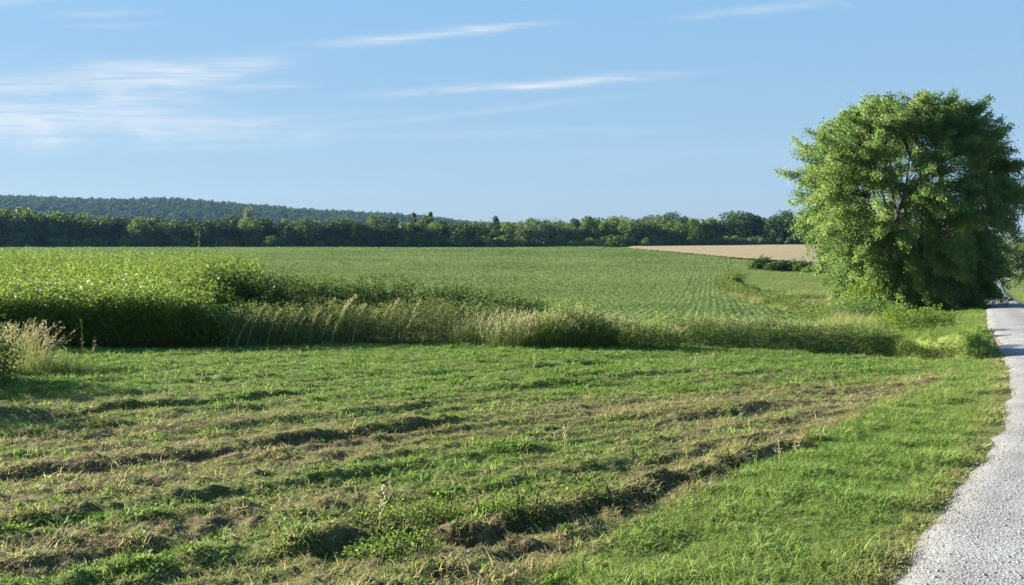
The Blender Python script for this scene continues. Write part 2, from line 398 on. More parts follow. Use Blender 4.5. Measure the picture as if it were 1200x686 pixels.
# dryness of the sward, 0 green .. 1 straw
def dry(x, y):
    s = x * MS + y * MC; t = x * MC - y * MS
    px = pxof(x, y); row = HZ + F * (EYE - zbase(x, y)) / np.maximum(y, .3)
    n = fbm(s / 5.0, t / .40, 31, 3); n2 = fbm(x / 2.2, y / 2.2, 37, 2)
    base = .66 * sstep(425, 510, row) + .14
    base = base - .26 * sstep(330, 0, px) * sstep(570, 480, row)
    rw = ((t + .30 * (fbm(s / 3.0, t / 2.0, 33, 2) - .5)) / .52) % 1.0
    base = base + .14 * np.exp(-((rw - .80) / .2) ** 2)
    v = base * (.42 + 1.0 * n) + .7 * (n - .5) + .45 * (n2 - .5)
    gv = verge_x(y) - x
    v = v + .45 * np.exp(-((gv - .55) / .35) ** 2) * sstep(690, 620, row) * (.6 + .8 * n2) + .15 * sstep(640, 900, px) * sstep(440, 480, row)
    v = np.where(x > verge_x(y), .10 + .5 * (n2 - .5) + .25 * np.exp(-(path_d_cached(x, y) / .3) ** 2), v)
    return np.clip(v, 0, 1)
def path_d_cached(x, y):
    shp = np.shape(x); return path_d(np.ravel(x), np.ravel(y)).reshape(shp)
dr = np.full(len(vc), .15)
near = (vc[:, 1] > .5) & (vc[:, 1] < 40) & (np.abs(vc[:, 0]) < 60)
dr[near] = dry(vc[near, 0], vc[near, 1])

def ground_mat():
    m, N, L = newmat('meadow_ground')
    t = N.new('ShaderNodeTexCoord'); a = N.new('ShaderNodeAttribute'); a.attribute_name = 'dry'
    n = N.new('ShaderNodeTexNoise'); n.inputs['Scale'].default_value = 9; n.inputs['Detail'].default_value = 8; n.inputs['Roughness'].default_value = .65; L.new(t.outputs['Object'], n.inputs['Vector'])
    n2 = N.new('ShaderNodeTexNoise'); n2.inputs['Scale'].default_value = .35; n2.inputs['Detail'].default_value = 5; L.new(t.outputs['Object'], n2.inputs['Vector'])
    g = ramp(N, L, n.outputs[0], [(0.3, (.06, .09, .02)), (0.55, (.12, .165, .036)), (0.75, (.18, .20, .055))])
    b = ramp(N, L, n.outputs[0], [(0.3, (.035, .027, .016)), (0.5, (.09, .07, .036)), (0.75, (.18, .145, .075))])
    ad = N.new('ShaderNodeMath'); ad.operation = 'MULTIPLY_ADD'; L.new(n2.outputs[0], ad.inputs[0]); ad.inputs[1].default_value = .5; ad.inputs[2].default_value = -.2
    ad2 = N.new('ShaderNodeMath'); ad2.operation = 'ADD'; ad2.use_clamp = True; L.new(ad.outputs[0], ad2.inputs[0]); L.new(a.outputs['Fac'], ad2.inputs[1])
    mx = N.new('ShaderNodeMix'); mx.data_type = 'RGBA'; L.new(ad2.outputs[0], mx.inputs[0]); L.new(g, mx.inputs[6]); L.new(b, mx.inputs[7])
    p = N.new('ShaderNodeBsdfPrincipled'); p.inputs['Roughness'].default_value = .95; p.inputs['Specular IOR Level'].default_value = .1; L.new(mx.outputs[2], p.inputs['Base Color'])
    bu = N.new('ShaderNodeBump'); bu.inputs['Strength'].default_value = .8; bu.inputs['Distance'].default_value = .05; L.new(n.outputs[0], bu.inputs['Height']); L.new(bu.outputs[0], p.inputs['Normal'])
    o = N.new('ShaderNodeOutputMaterial'); L.new(p.outputs[0], o.inputs[0]); return m
# faces of the sheet, plus the fan closing the hole under the camera
tri = np.array([[len(GV), (j + 1) % na, j, j] for j in range(na)])
me_v, me_q = vc, q
g_o = mesh_obj('ground', me_v, me_q, ground_mat(), attrs={'dry': dr}, smooth=True)
tag(g_o, 'mown meadow ground in the front with grassy land running back to the woods', 'ground', kind='structure')

def crop_mat():
    m, N, L = newmat('crop_field_ground')
    t = N.new('ShaderNodeTexCoord')
    mpn = N.new('ShaderNodeMapping'); mpn.inputs['Rotation'].default_value = (0, 0, R(12)); L.new(t.outputs['Object'], mpn.inputs[0])
    w = N.new('ShaderNodeTexWave'); w.wave_type = 'BANDS'; w.bands_direction = 'X'; w.inputs['Scale'].default_value = .34; w.inputs['Distortion'].default_value = .8; w.inputs['Detail'].default_value = 2; L.new(mpn.outputs[0], w.inputs['Vector'])
    n = N.new('ShaderNodeTexNoise'); n.inputs['Scale'].default_value = 1.4; n.inputs['Detail'].default_value = 7; n.inputs['Roughness'].default_value = .7; L.new(t.outputs['Object'], n.inputs['Vector'])
    mp3 = N.new('ShaderNodeMapping'); mp3.inputs['Scale'].default_value = (.02, .035, 1); L.new(t.outputs['Object'], mp3.inputs[0])
    n2 = N.new('ShaderNodeTexNoise'); n2.inputs['Scale'].default_value = 1; n2.inputs['Detail'].default_value = 5; L.new(mp3.outputs[0], n2.inputs['Vector'])
    c = ramp(N, L, n.outputs[0], [(0.28, (.07, .095, .030)), (0.5, (.120, .165, .050)), (0.75, (.16, .195, .065))])
    c2 = ramp(N, L, n2.outputs[0], [(0.36, (.105, .15, .045)), (0.55, (.130, .175, .055)), (0.72, (.18, .18, .075))])
    mx = N.new('ShaderNodeMix'); mx.data_type = 'RGBA'; mx.inputs[0].default_value = .5; L.new(c, mx.inputs[6]); L.new(c2, mx.inputs[7])
    mr = N.new('ShaderNodeMapRange'); mr.inputs['To Min'].default_value = .80; mr.inputs['To Max'].default_value = 1.1; L.new(w.outputs['Fac'], mr.inputs['Value'])
    hs = N.new('ShaderNodeHueSaturation'); L.new(mx.outputs[2], hs.inputs['Color']); L.new(mr.outputs[0], hs.inputs['Value'])
    p = N.new('ShaderNodeBsdfPrincipled'); p.inputs['Roughness'].default_value = .9; p.inputs['Specular IOR Level'].default_value = .1; L.new(hs.outputs[0], p.inputs['Base Color'])
    bu = N.new('ShaderNodeBump'); bu.inputs['Strength'].default_value = .5; bu.inputs['Distance'].default_value = .12; L.new(n.outputs[0], bu.inputs['Height']); L.new(bu.outputs[0], p.inputs['Normal'])
    o = N.new('ShaderNodeOutputMaterial'); L.new(p.outputs[0], o.inputs[0]); return m
def wheat_mat():
    m, N, L = newmat('ripe_grain')
    t = N.new('ShaderNodeTexCoord')
    n = N.new('ShaderNodeTexNoise'); n.inputs['Scale'].default_value = .8; n.inputs['Detail'].default_value = 8; n.inputs['Roughness'].default_value = .7; L.new(t.outputs['Object'], n.inputs['Vector'])
    c = ramp(N, L, n.outputs[0], [(0.3, (.205, .159, .092)), (0.55, (.28, .222, .130)), (0.75, (.34, .272, .165))])
    p = N.new('ShaderNodeBsdfPrincipled'); p.inputs['Roughness'].default_value = .9; p.inputs['Specular IOR Level'].default_value = .1; L.new(c, p.inputs['Base Color'])
    bu = N.new('ShaderNodeBump'); bu.inputs['Strength'].default_value = .5; bu.inputs['Distance'].default_value = .2; L.new(n.outputs[0], bu.inputs['Height']); L.new(bu.outputs[0], p.inputs['Normal'])
    o = N.new('ShaderNodeOutputMaterial'); L.new(p.outputs[0], o.inputs[0]); return m
cx = GV[q].mean(1)
def sheet(name, P, mat, dz):
    f = inpoly(cx[:, 0], cx[:, 1], P)
    qq = q[f]; u, inv = np.unique(qq, return_inverse=True)
    v = GV[u].copy(); v[:, 2] += dz
    return mesh_obj(name, v, inv.reshape(-1, 4), mat, smooth=True)
tag(sheet('crop_field', CROP, crop_mat(), .05), 'broad pale green field of young crop in rows', 'field', kind='structure')
tag(sheet('wheat_field', WHEAT, wheat_mat(), .35), 'tan ripe grain field below the dark wood left of the big tree', 'field', kind='structure')

# gravel path
def gravel_mat():
    m, N, L = newmat('gravel')
    t = N.new('ShaderNodeTexCoord')
    v = N.new('ShaderNodeTexVoronoi'); v.inputs['Scale'].default_value = 62; L.new(t.outputs['Object'], v.inputs['Vector'])
    v2 = N.new('ShaderNodeTexVoronoi'); v2.inputs['Scale'].default_value = 24; L.new(t.outputs['Object'], v2.inputs['Vector'])
    n = N.new('ShaderNodeTexNoise'); n.inputs['Scale'].default_value = 1.2; n.inputs['Detail'].default_value = 7; L.new(t.outputs['Object'], n.inputs['Vector'])
    sp = N.new('ShaderNodeSeparateColor'); L.new(v.outputs['Color'], sp.inputs[0])
    c = ramp(N, L, sp.outputs[0], [(0.0, (.08, .08, .085)), (0.08, (.21, .212, .22)), (0.6, (.280, .284, .292)), (1.0, (.36, .365, .375))])
    c2 = ramp(N, L, n.outputs[0], [(0.3, (.72, .70, .66)), (0.65, (1, 1, 1))])
    mx = N.new('ShaderNodeMix'); mx.data_type = 'RGBA'; mx.blend_type = 'MULTIPLY'; mx.inputs[0].default_value = 1; L.new(c, mx.inputs[6]); L.new(c2, mx.inputs[7])
    ac = N.new('ShaderNodeAttribute'); ac.attribute_name = 'across'      # wheel tracks, dirtier crown and edges
    trk = ramp(N, L, ac.outputs['Fac'], [(0.0, (.62, .57, .47)), (.07, (.86, .84, .80)), (.25, (1.06, 1.06, 1.06)), (.5, (.84, .83, .80)), (.75, (1.06, 1.06, 1.06)), (.93, (.86, .84, .80)), (1.0, (.62, .57, .47))])
    mt = N.new('ShaderNodeMix'); mt.data_type = 'RGBA'; mt.blend_type = 'MULTIPLY'; mt.inputs[0].default_value = 1; L.new(mx.outputs[2], mt.inputs[6]); L.new(trk, mt.inputs[7]); mx = mt
    p = N.new('ShaderNodeBsdfPrincipled'); p.inputs['Roughness'].default_value = .85; p.inputs['Specular IOR Level'].default_value = .2; L.new(mx.outputs[2], p.inputs['Base Color'])
    b1 = N.new('ShaderNodeBump'); b1.invert = True; b1.inputs['Strength'].default_value = .38; b1.inputs['Distance'].default_value = .012; L.new(v.outputs['Distance'], b1.inputs['Height'])
    b2 = N.new('ShaderNodeBump'); b2.inputs['Strength'].default_value = .3; b2.inputs['Distance'].default_value = .06; L.new(n.outputs[0], b2.inputs['Height']); L.new(b1.outputs[0], b2.inputs['Normal'])
    L.new(b2.outputs[0], p.inputs['Normal'])
    o = N.new('ShaderNodeOutputMaterial'); L.new(p.outputs[0], o.inputs[0]); return m
M['gravel'] = gravel_mat()
nc = 13
k = np.arange(len(PATH_L))
rag = lambda sd: -.06 + .10 * (vn(k * .9, k * 0, 47 + sd) - .5) + (.14 * (fbm(k * .35 / 1.1, k * 0 + sd, 41 + sd, 4) - .5))
L2 = PATH_L + _nr * rag(1)[:, None]; R2 = PATH_R + _nr * rag(7)[:, None]
tt = np.linspace(0, 1, nc)
PV = L2[:, None] * (1 - tt)[None, :, None] + R2[:, None] * tt[None, :, None]
pz = zbase(PV[..., 0], PV[..., 1]) + .03 + .02 * (1 - (2 * tt - 1) ** 2)[None]
pz[:, 0] -= .09; pz[:, -1] -= .09
pz += np.where((PV[..., 1] > 32), .02, 0)
pv = np.concatenate([PV, pz[..., None]], -1).reshape(-1, 3)
a_, b_ = np.meshgrid(np.arange(len(PATH_L) - 1), np.arange(nc - 1), indexing='ij')
pq = np.stack([a_ * nc + b_, a_ * nc + b_ + 1, (a_ + 1) * nc + b_ + 1, (a_ + 1) * nc + b_], -1).reshape(-1, 4)
tag(mesh_obj('gravel_path', pv, pq, M['gravel'], smooth=True, attrs={'across': np.tile(tt, len(PATH_L)) + .12 * (fbm(pv[:, 0] * 1.5, pv[:, 1] * 1.5, 49, 3) - .5)}), 'pale grey gravel path curving along the verge past the big tree', 'path', kind='structure')
def path_z(x, y): return zbase(x, y) + .05

# far ridge
HD = 1700.0
HPX = np.array([-900, -500, -100, 0, 60, 130, 200, 280, 360, 440, 500, 560, 640, 760, 900, 1100, 1500], float)
HRW = np.array([236, 229, 228, 233, 236, 238, 237, 243, 250, 254, 258, 266, 266, 268, 273, 277, 279], float)
def hill_z(px, t):      # t 0 foot .. 1 crest
    top = (HZ - np.interp(px, HPX, HRW)) / F * HD + EYE
    return -2 + (top + 2) * (np.sin(np.clip(t, 0, 1) * math.pi / 2) ** 1.1) - 6 * np.maximum(t - 1, 0) ** 2
hp = np.linspace(-900, 1500, 200); ht = np.linspace(0, 1.6, 24)
HP, HT = np.meshgrid(hp, ht, indexing='ij')
hyy = HD - 420 + 420 * HT; hxx = (HP - 600) / F * hyy
hzz = hill_z(HP, HT)
hv = np.stack([hxx, hyy, hzz], -1).reshape(-1, 3)
a_, b_ = np.meshgrid(np.arange(199), np.arange(23), indexing='ij')
hq = np.stack([a_ * 24 + b_, (a_ + 1) * 24 + b_, (a_ + 1) * 24 + b_ + 1, a_ * 24 + b_ + 1], -1).reshape(-1, 4)
mh, N, L = newmat('hill_floor'); p = N.new('ShaderNodeBsdfPrincipled'); p.inputs['Base Color'].default_value = (.03, .05, .02, 1); p.inputs['Roughness'].default_value = 1
o_ = N.new('ShaderNodeOutputMaterial'); L.new(p.outputs[0], o_.inputs[0])
tag(mesh_obj('hill', hv, hq, mh, smooth=True), 'long low blue wooded ridge on the horizon at the left', 'hill', kind='structure')

# haze: one even box of air round everything
hb = np.array([(x, y, z) for x in (-2600, 2600) for y in (-300, 2500) for z in (-14, 125)], float)
hf = np.array([(0, 1, 3, 2), (4, 6, 7, 5), (0, 4, 5, 1), (2, 3, 7, 6), (0, 2, 6, 4), (1, 5, 7, 3)])
mz, N, L = newmat('haze_air'); pv_ = N.new('ShaderNodeVolumePrincipled'); pv_.inputs['Color'].default_value = (.28, .58, 1, 1); pv_.inputs['Density'].default_value = .000048; pv_.inputs['Anisotropy'].default_value = .1
o_ = N.new('ShaderNodeOutputMaterial'); L.new(pv_.outputs[0], o_.inputs['Volume'])
hz_o = mesh_obj('haze', hb, hf, mz); tag(hz_o, 'thin pale blue haze in the air over the fields', 'haze', kind='stuff')

# ------------------------------------------------------------------ scatter (stuff only)
def src_coll(name, meshes):
    c = bpy.data.collections.new(name)
    for i, me in enumerate(meshes):
        o = bpy.data.objects.new('%s_%02d' % (name, i), me); c.objects.link(o)
    return c
def scatter(name, P, rot, scl, idx, zone, coll, label, cat):
    me = bpy.data.meshes.new(name); n = len(P)
    me.vertices.add(n); me.vertices.foreach_set('co', np.asarray(P, np.float32).ravel())
    for an, ty, dat in (('rot', 'FLOAT_VECTOR', rot), ('scl', 'FLOAT_VECTOR', scl), ('idx', 'INT', idx), ('zone', 'FLOAT', zone)):
        a = me.attributes.new(an, ty, 'POINT')
        a.data.foreach_set('vector' if ty == 'FLOAT_VECTOR' else 'value', np.asarray(dat, np.int32 if ty == 'INT' else np.float32).ravel())
    o = link(bpy.data.objects.new(name, me))
    ng = bpy.data.node_groups.new(name + '_scatter', 'GeometryNodeTree')
    ng.interface.new_socket('Geometry', in_out='INPUT', socket_type='NodeSocketGeometry'); ng.interface.new_socket('Geometry', in_out='OUTPUT', socket_type='NodeSocketGeometry')
    N = ng.nodes; L = ng.links
    gi = N.new('NodeGroupInput'); go = N.new('NodeGroupOutput')
    m2p = N.new('GeometryNodeMeshToPoints'); iop = N.new('GeometryNodeInstanceOnPoints')
    ci = N.new('GeometryNodeCollectionInfo'); ci.inputs['Collection'].default_value = coll; ci.inputs['Separate Children'].default_value = True; ci.inputs['Reset Children'].default_value = True
    def na_(nm, ty):
        a = N.new('GeometryNodeInputNamedAttribute'); a.data_type = ty; a.inputs['Name'].default_value = nm; return a.outputs['Attribute']
    e2r = N.new('FunctionNodeEulerToRotation'); L.new(na_('rot', 'FLOAT_VECTOR'), e2r.inputs[0])
    L.new(gi.outputs[0], m2p.inputs['Mesh']); L.new(m2p.outputs[0], iop.inputs['Points']); L.new(ci.outputs[0], iop.inputs['Instance'])
    iop.inputs['Pick Instance'].default_value = True
    L.new(na_('idx', 'INT'), iop.inputs['Instance Index']); L.new(e2r.outputs[0], iop.inputs['Rotation']); L.new(na_('scl', 'FLOAT_VECTOR'), iop.inputs['Scale'])
    L.new(iop.outputs[0], go.inputs[0])
    md = o.modifiers.new('scatter', 'NODES'); md.node_group = ng
    tag(o, label, cat, kind='stuff'); return o
def tuft(n, h, spread, w, bend, lie=0.0, seed=0, segs=3, hv=.35):
    r = np.random.default_rng(seed); Vv = []; Qq = []; T = []
    for b in range(n):
        a = r.uniform(0, 2 * math.pi); rr = spread * math.sqrt(r.uniform()); base = np.array([rr * math.cos(a), rr * math.sin(a), -.01])
        a2 = a + r.normal() * 1.0; out = np.array([math.cos(a2), math.sin(a2), 0]); side = np.array([-math.sin(a2), math.cos(a2), 0])
        H = h * (1 + hv * r.normal()); H = max(H, h * .3); bd = bend * r.uniform(.3, 1.4); ww = w * r.uniform(.7, 1.3); tn = r.uniform()
        k0 = len(Vv)
        for i in range(segs + 1):
            t = i / segs; ang = lie + bd * t
            pt = base + H * t * (out * math.sin(ang) + np.array([0, 0, 1]) * math.cos(ang))
            wd = ww * (1 - t ** 1.5) * .5 + .0004
            Vv += [pt - side * wd, pt + side * wd]; T += [tn, tn]
        for i in range(segs): Qq.append((k0 + 2 * i, k0 + 2 * i + 1, k0 + 2 * i + 3, k0 + 2 * i + 2))
    return np.array(Vv), np.array(Qq), np.array(T)
def broadleaf(n, ln, w, lift, seed, layers=1, hstem=0.0):
    r = np.random.default_rng(seed); c = []; d = []; nn = []; l_ = []; w_ = []
    for i in range(n):
        a = r.uniform(0, 2 * math.pi); el = r.uniform(lift * .4, lift); hh = hstem * r.uniform()
        d.append((math.cos(a) * math.cos(el), math.sin(a) * math.cos(el), math.sin(el))); c.append((.02 * math.cos(a), .02 * math.sin(a), hh))
        nn.append((r.normal() * .25, r.normal() * .25, 1)); s = r.uniform(.7, 1.2); l_.append(ln * s); w_.append(w * s)
    v, q_ = leaves(np.array(c), np.array(d), np.array(nn), l_, w_, .12)
    return v, q_, np.repeat(r.uniform(size=n), 4)
def mk(name, vqt, mat): return mesh_quads(name, vqt[0], vqt[1], mat, tint=vqt[2])
def sample(dens, d0, d1, px0=-150, px1=1350, n=None):
    dd = np.linspace(d0, d1, 2000); pdf = dd * dens(dd); cdf = np.cumsum(pdf) * (dd[1] - dd[0]) * (px1 - px0) / F
    N_ = int(cdf[-1]); d = np.interp(rng.uniform(size=N_) * cdf[-1], cdf, dd); px = rng.uniform(px0, px1, N_)
    return (px - 600) / F * d, d, px
def put(name, x, y, z, s, idx, zone, coll, label, cat, tilt=.15, sxy=None):
    n = len(x); rot = np.stack([rng.normal(size=n) * tilt, rng.normal(size=n) * tilt, rng.uniform(0, 6.283, n)], 1)
    sx = s if sxy is None else s * sxy
    return scatter(name, np.stack([x, y, z], 1), rot, np.stack([sx, sx, s], 1), idx, zone, coll, label, cat)

if True:  # --- near meadow and verge
    mown = [mk('mown_tuft', tuft(16, .038, .05, .0052, 1.3, .3, 100 + i), M['grass']) for i in range(6)]
    thatch = [mk('thatch', tuft(15, .055, .06, .0050, 1.2, .75, 120 + i), M['grass']) for i in range(4)]
    weeds = [mk('rosette', broadleaf(9, .040, .016, .8, 140 + i), M['weed']) for i in range(3)] + [mk('clover', broadleaf(16, .018, .015, 1.0, 150 + i, hstem=.035), M['weed']) for i in range(3)]
    cm = src_coll('meadow_tufts', mown + thatch + weeds)          # 0-5 mown, 6-9 thatch, 10-15 weeds
    x, y, px = sample(lambda d: np.interp(d, [3, 6, 9, 14, 20, 30], [900, 900, 620, 340, 210, 140]), 3.0, 29, -480, 1350)
    kp = (x < verge_x(y) + .25 * (vn(x * 2, y * 2, 77) - .3)) & (y < strip_d(px) + np.where((px > 240) & (px < 780), 2.4, .4)); x, y, px = x[kp], y[kp], px[kp]
    dv = np.clip(dry(x, y) + rng.normal(size=len(x)) * .12, 0, 1)
    u = rng.uniform(size=len(x)); clump = fbm(x / .30, y / .30, 51, 2); wz = fbm(x / .55, y / .55, 57, 2)
    idx = rng.integers(0, 6, len(x))
    th = u < .12 + .75 * sstep(.3, .75, dv); idx[th] = rng.integers(6, 10, th.sum())
    wd = (~th) & (wz > .50) & (rng.uniform(size=len(x)) < .28); idx[wd] = rng.integers(10, 16, wd.sum())
    bare = fbm(x * MS / 1.2 + y * MC / 1.2, (x * MC - y * MS) / .22, 61, 2)
    kp = ~((bare < .33) & (dv > .25) & (rng.uniform(size=len(x)) < .7))
    far = np.interp(y, [4, 25], [1.0, 1.5])
    s = (.55 + .95 * sstep(.35, .8, clump) + .3 * rng.uniform(size=len(x))) * far
    s = s * np.where(th, .9, 1) * (1 + .6 * sstep(250, -50, px) * sstep(14, 20, y))
    zone = np.where(th, np.clip(.45 + .45 * dv + rng.normal(size=len(x)) * .1, .3, 1), np.clip(.02 + .48 * dv + rng.normal(size=len(x)) * .09, 0, .8))
    zone = np.where(wd, rng.uniform(.0, .6, len(x)), zone); s = np.where(wd, s / far ** .7, s)
    z = ground(x, y)
    put('meadow_grass', x[kp], y[kp], z[kp], s[kp], idx[kp], zone[kp], cm, 'mown meadow grass with dry thatch filling the front left field', 'grass', .25)
    # verge
    vt = [mk('verge_tuft', tuft(24, .058, .055, .0042, 1.5, .25, 200 + i), M['grass']) for i in range(7)] + [mk('verge_low', tuft(20, .034, .055, .0042, 1.4, .3, 220 + i), M['grass']) for i in range(3)] + weeds[:3]
    cv = src_coll('verge_tufts', vt)
    x, y, px = sample(lambda d: np.interp(d, [3, 6, 9, 14, 20, 30], [1100, 1100, 800, 460, 280, 170]), 3.0, 40, 300, 1500)
    pd = path_d(x, y)
    edge = -.03 + .34 * (fbm(x / .28, y / .28, 71, 3) - .42)
    onl = x < path_x(y) + 1.0
    kp = (x > verge_x(y) - .3 * vn(x * 2, y * 2, 78)) & (pd > edge) & ((y < strip_d(px) + 2.0) | ~onl); x, y, px, pd = x[kp], y[kp], px[kp], pd[kp]
    cl = fbm(x / .35, y / .35, 81, 3); dv = dry(x, y)
    idx = rng.integers(0, 7, len(x)); low = (rng.uniform(size=len(x)) < .25) | (pd < .12); idx[low] = rng.integers(7, 10, low.sum())
    wd = (rng.uniform(size=len(x)) < .03); idx[wd] = rng.integers(10, 13, wd.sum())
    far = np.interp(y, [4, 25, 40], [1, 1.4, 1.8]); s = (.45 + 1.1 * sstep(.3, .75, cl) + .25 * rng.uniform(size=len(x))) * far
    zone = np.clip(.38 + .60 * (dv - .1) + .12 * rng.normal(size=len(x)) + .25 * np.exp(-(pd / .18) ** 2), 0, .95)
    put('verge_grass', x, y, ground(x, y), s, idx, zone, cv, 'bright green verge grass between mown meadow and gravel path', 'grass', .2)
    # rough tall grass beyond the hedgerow on the right, round the tree and along the field border
    tg = [mk('rough_tuft', tuft(16, .42, .13, .012, .8, .05, 300 + i), M['grass']) for i in range(6)]
    ct = src_coll('rough_tufts', tg)
    x, y, px = sample(lambda d: np.interp(d, [20, 30, 45, 70, 110, 160, 240], [30, 24, 17, 10, 7, 3.5, 1.2]), 20, 230, 700, 1380)
    kp = (y > strip_d(px) + np.where((px > 770) & (px < 1045), 1.25, .15)) & (path_d(x, y) > .15) & ~inpoly(x, y, CROP) & ~inpoly(x, y, WHEAT)
    x, y, px = x[kp], y[kp], px[kp]
    bd, _ = dist_poly(x, y, np.array(B_LINE)); nn = fbm(x / 3, y / 3, 91, 3); n3 = fbm(x / 9, y / 9, 95, 2)
    right = x > path_x(y)
    hgt = .30 + 1.0 * sstep(.42, .7, nn) * (y < 95) ; hgt = hgt * np.where(right, .45, 1) * np.interp(y, [20, 60, 120, 200], [1, 1, .9, 1.0])
    hgt = np.where((y > 70) & (bd > 5), hgt * 1.0 * (.5 + 1.2 * nn), hgt); hgt = np.where((px > 1060) & (y < 60), hgt * .55, hgt)
    zone = np.clip(.24 + .8 * (nn - .45) + .9 * (n3 - .45) + .42 * np.exp(-(bd / 1.1) ** 2) + .13 * rng.normal(size=len(x)) + np.where(right, .12, 0), .05, .9)
    put('rough_grass', x, y, zbase(x, y) + relief(x, y), hgt, rng.integers(0, 6, len(x)), zone, ct, 'tall rough grass between the crop field, big tree and path', 'grass', .12, np.interp(y, [20, 60, 200], [1, 1.5, 3.2]) / np.maximum(hgt, .3) ** .4)
    # crop plants in rows
    cp = [mk('crop_plant', broadleaf(13, .12, .065, .9, 400 + i, hstem=.09), M['crop']) for i in range(5)]
    cc = src_coll('crop_plants', cp)
    rb = R(12); rc, rs = math.cos(rb), math.sin(rb)
    px_, py_ = [], []
    tv = np.arange(-300, 110, .52)                         # row offsets
    for (a0, a1, st, every) in ((28, 75, .38, 1), (75, 130, .6, 1), (130, 210, 1.1, 1), (210, 345, 1.9, 1)):
        sv = np.arange(a0, a1, st)
        S, T_ = np.meshgrid(sv, tv, indexing='ij')
        T_ = T_ + .05 * rng.normal(size=T_.shape); S = S + .12 * rng.normal(size=S.shape)
        X = S * rs + T_ * rc; Y = S * rc - T_ * rs; pp = pxof(X, Y)
        kk = (Y > 25) & (pp > -80) & (pp < 1000); px_.append(X[kk]); py_.append(Y[kk])
    x = np.concatenate(px_); y = np.concatenate(py_)
    kp = inpoly(x, y, CROP) & (rng.uniform(size=len(x)) > .07); x, y = x[kp], y[kp]
    big = fbm(x / 14, y / 14, 99, 3)
    tram = np.abs(((x * rc - y * rs) + 6.2) % 18 - 9) < .18
    kp = ~tram; x, y, big = x[kp], y[kp], big[kp]
    s = (.75 + .5 * rng.uniform(size=len(x))) * np.interp(y, [30, 80, 200, 340], [1, 1.25, 1.9, 2.6])
    put('crop_plants', x, y, zbase(x, y) + .05, s, rng.integers(0, 5, len(x)), np.clip(.45 + 1.5 * (big - .5) + .09 * rng.normal(size=len(x)), 0, 1), cc, 'young leafy crop plants in rows on the green field', 'crop', .15, np.full(len(x), 1.25))
    # loose stones on the path
    stones = []
    for i in range(6):
        r = np.random.default_rng(500 + i)
        th = np.linspace(0, 2 * np.pi, 6, endpoint=False); rings = [(-.45, .6), (.0, 1.0), (.45, .65)]
        v = [(rr * math.cos(t) * r.uniform(.75, 1.15), rr * math.sin(t) * r.uniform(.75, 1.15), zz * r.uniform(.8, 1.2)) for zz, rr in rings for t in th]
        qs = [(k_ * 6 + j, k_ * 6 + (j + 1) % 6, (k_ + 1) * 6 + (j + 1) % 6, (k_ + 1) * 6 + j) for k_ in range(2) for j in range(6)] + [(12, 13, 14, 15), (12, 15, 16, 17)]
        stones.append(mesh_quads('pebble', np.array(v), np.array(qs), None, tint=np.full(18, .5)))
    ms, N, L = newmat('pebbles'); a = N.new('ShaderNodeAttribute'); a.attribute_name = 'zone'; a.attribute_type = 'INSTANCER'
    c = ramp(N, L, a.outputs['Fac'], [(0, (.08, .08, .08)), (.08, (.165, .168, .175)), (.6, (.225, .228, .235)), (1, (.26, .263, .27))]); p = N.new('ShaderNodeBsdfPrincipled'); p.inputs['Roughness'].default_value = .8; L.new(c, p.inputs['Base Color'])
    o_ = N.new('ShaderNodeOutputMaterial'); L.new(p.outputs[0], o_.inputs[0])
    for me in stones: me.materials.append(ms)
    x, y, px = sample(lambda d: np.interp(d, [3, 6, 9, 14, 22], [1300, 1300, 700, 200, 50]), 3.0, 22, 900, 1500)
    pd = path_d(x, y); kp = pd < -.06 + .12 * (rng.uniform(size=len(x)) - .5); x, y = x[kp], y[kp]
    s = .0040 * np.exp(rng.normal(size=len(x)) * .4) * np.interp(y, [4, 20], [1, 1.6])
    cs = src_coll('pebble_kinds', stones)
    dc = dist_poly(x, y, _pc)[0] / (PATH_W / 2)
    put('gravel_stones', x, y, zbase(x, y) + .03 + .02 * np.clip(1 - dc ** 2, -.5, 1) + s * .2, s, rng.integers(0, 6, len(x)), rng.uniform(size=len(x)), cs, 'loose pale grey stones strewn over the gravel path', 'gravel', .4)

# ------------------------------------------------------------------ far woods
def crown_mesh(kind, seed, nq, mat, leaf):
    r = np.random.default_rng(seed)
    shapes = {'round': (4.6, 4.6, 5.2, 14), 'tall': (3.2, 3.2, 6.3, 13), 'poplar': (1.5, 1.5, 6.6, 9), 'bush': (3.2, 3.0, 2.2, 8), 'broad': (6.0, 5.2, 5.2, 18)}
    rx, ry, rz, nl = shapes[kind]
    cz = rz * (1.02 if kind != 'bush' else .9)
    lob = []
    for i in range(nl):
        d = r.normal(size=3); d /= np.linalg.norm(d); f = r.uniform(.45, .85)
        lob.append((d[0] * rx * f, d[1] * ry * f, cz + d[2] * rz * f, r.uniform(.28, .5) * min(rx, rz)))
    lob.append((0, 0, cz, .6 * min(rx, rz)))
    if kind != 'poplar':
        for i in range(5):
            a = r.uniform(0, 6.28); lob.append((math.cos(a) * rx * .6, math.sin(a) * ry * .6, .22 * rz, .4 * min(rx, rz)))
    lob = np.array(lob); k_ = r.integers(0, len(lob), nq)
    d = norm(r.normal(size=(nq, 3))); rad = lob[k_, 3] * (.72 + .34 * r.uniform(size=nq))
    c = lob[k_, :3] + d * rad[:, None]; c[:, 2] = np.maximum(c[:, 2], .1)
    v, q_ = leaves(c, norm(r.normal(size=(nq, 3)) + d * .4), norm(d + .8 * r.normal(size=(nq, 3)) + np.array([0, 0, .3])), leaf * r.uniform(.6, 1.3, nq), leaf * .75 * r.uniform(.6, 1.2, nq))
    tn = np.clip(.45 + .22 * r.normal(size=nq) + .25 * (r.uniform(size=len(lob)) - .5)[k_], 0, 1)
    return mesh_quads('crown', v, q_, mat, tint=np.repeat(tn, 4))
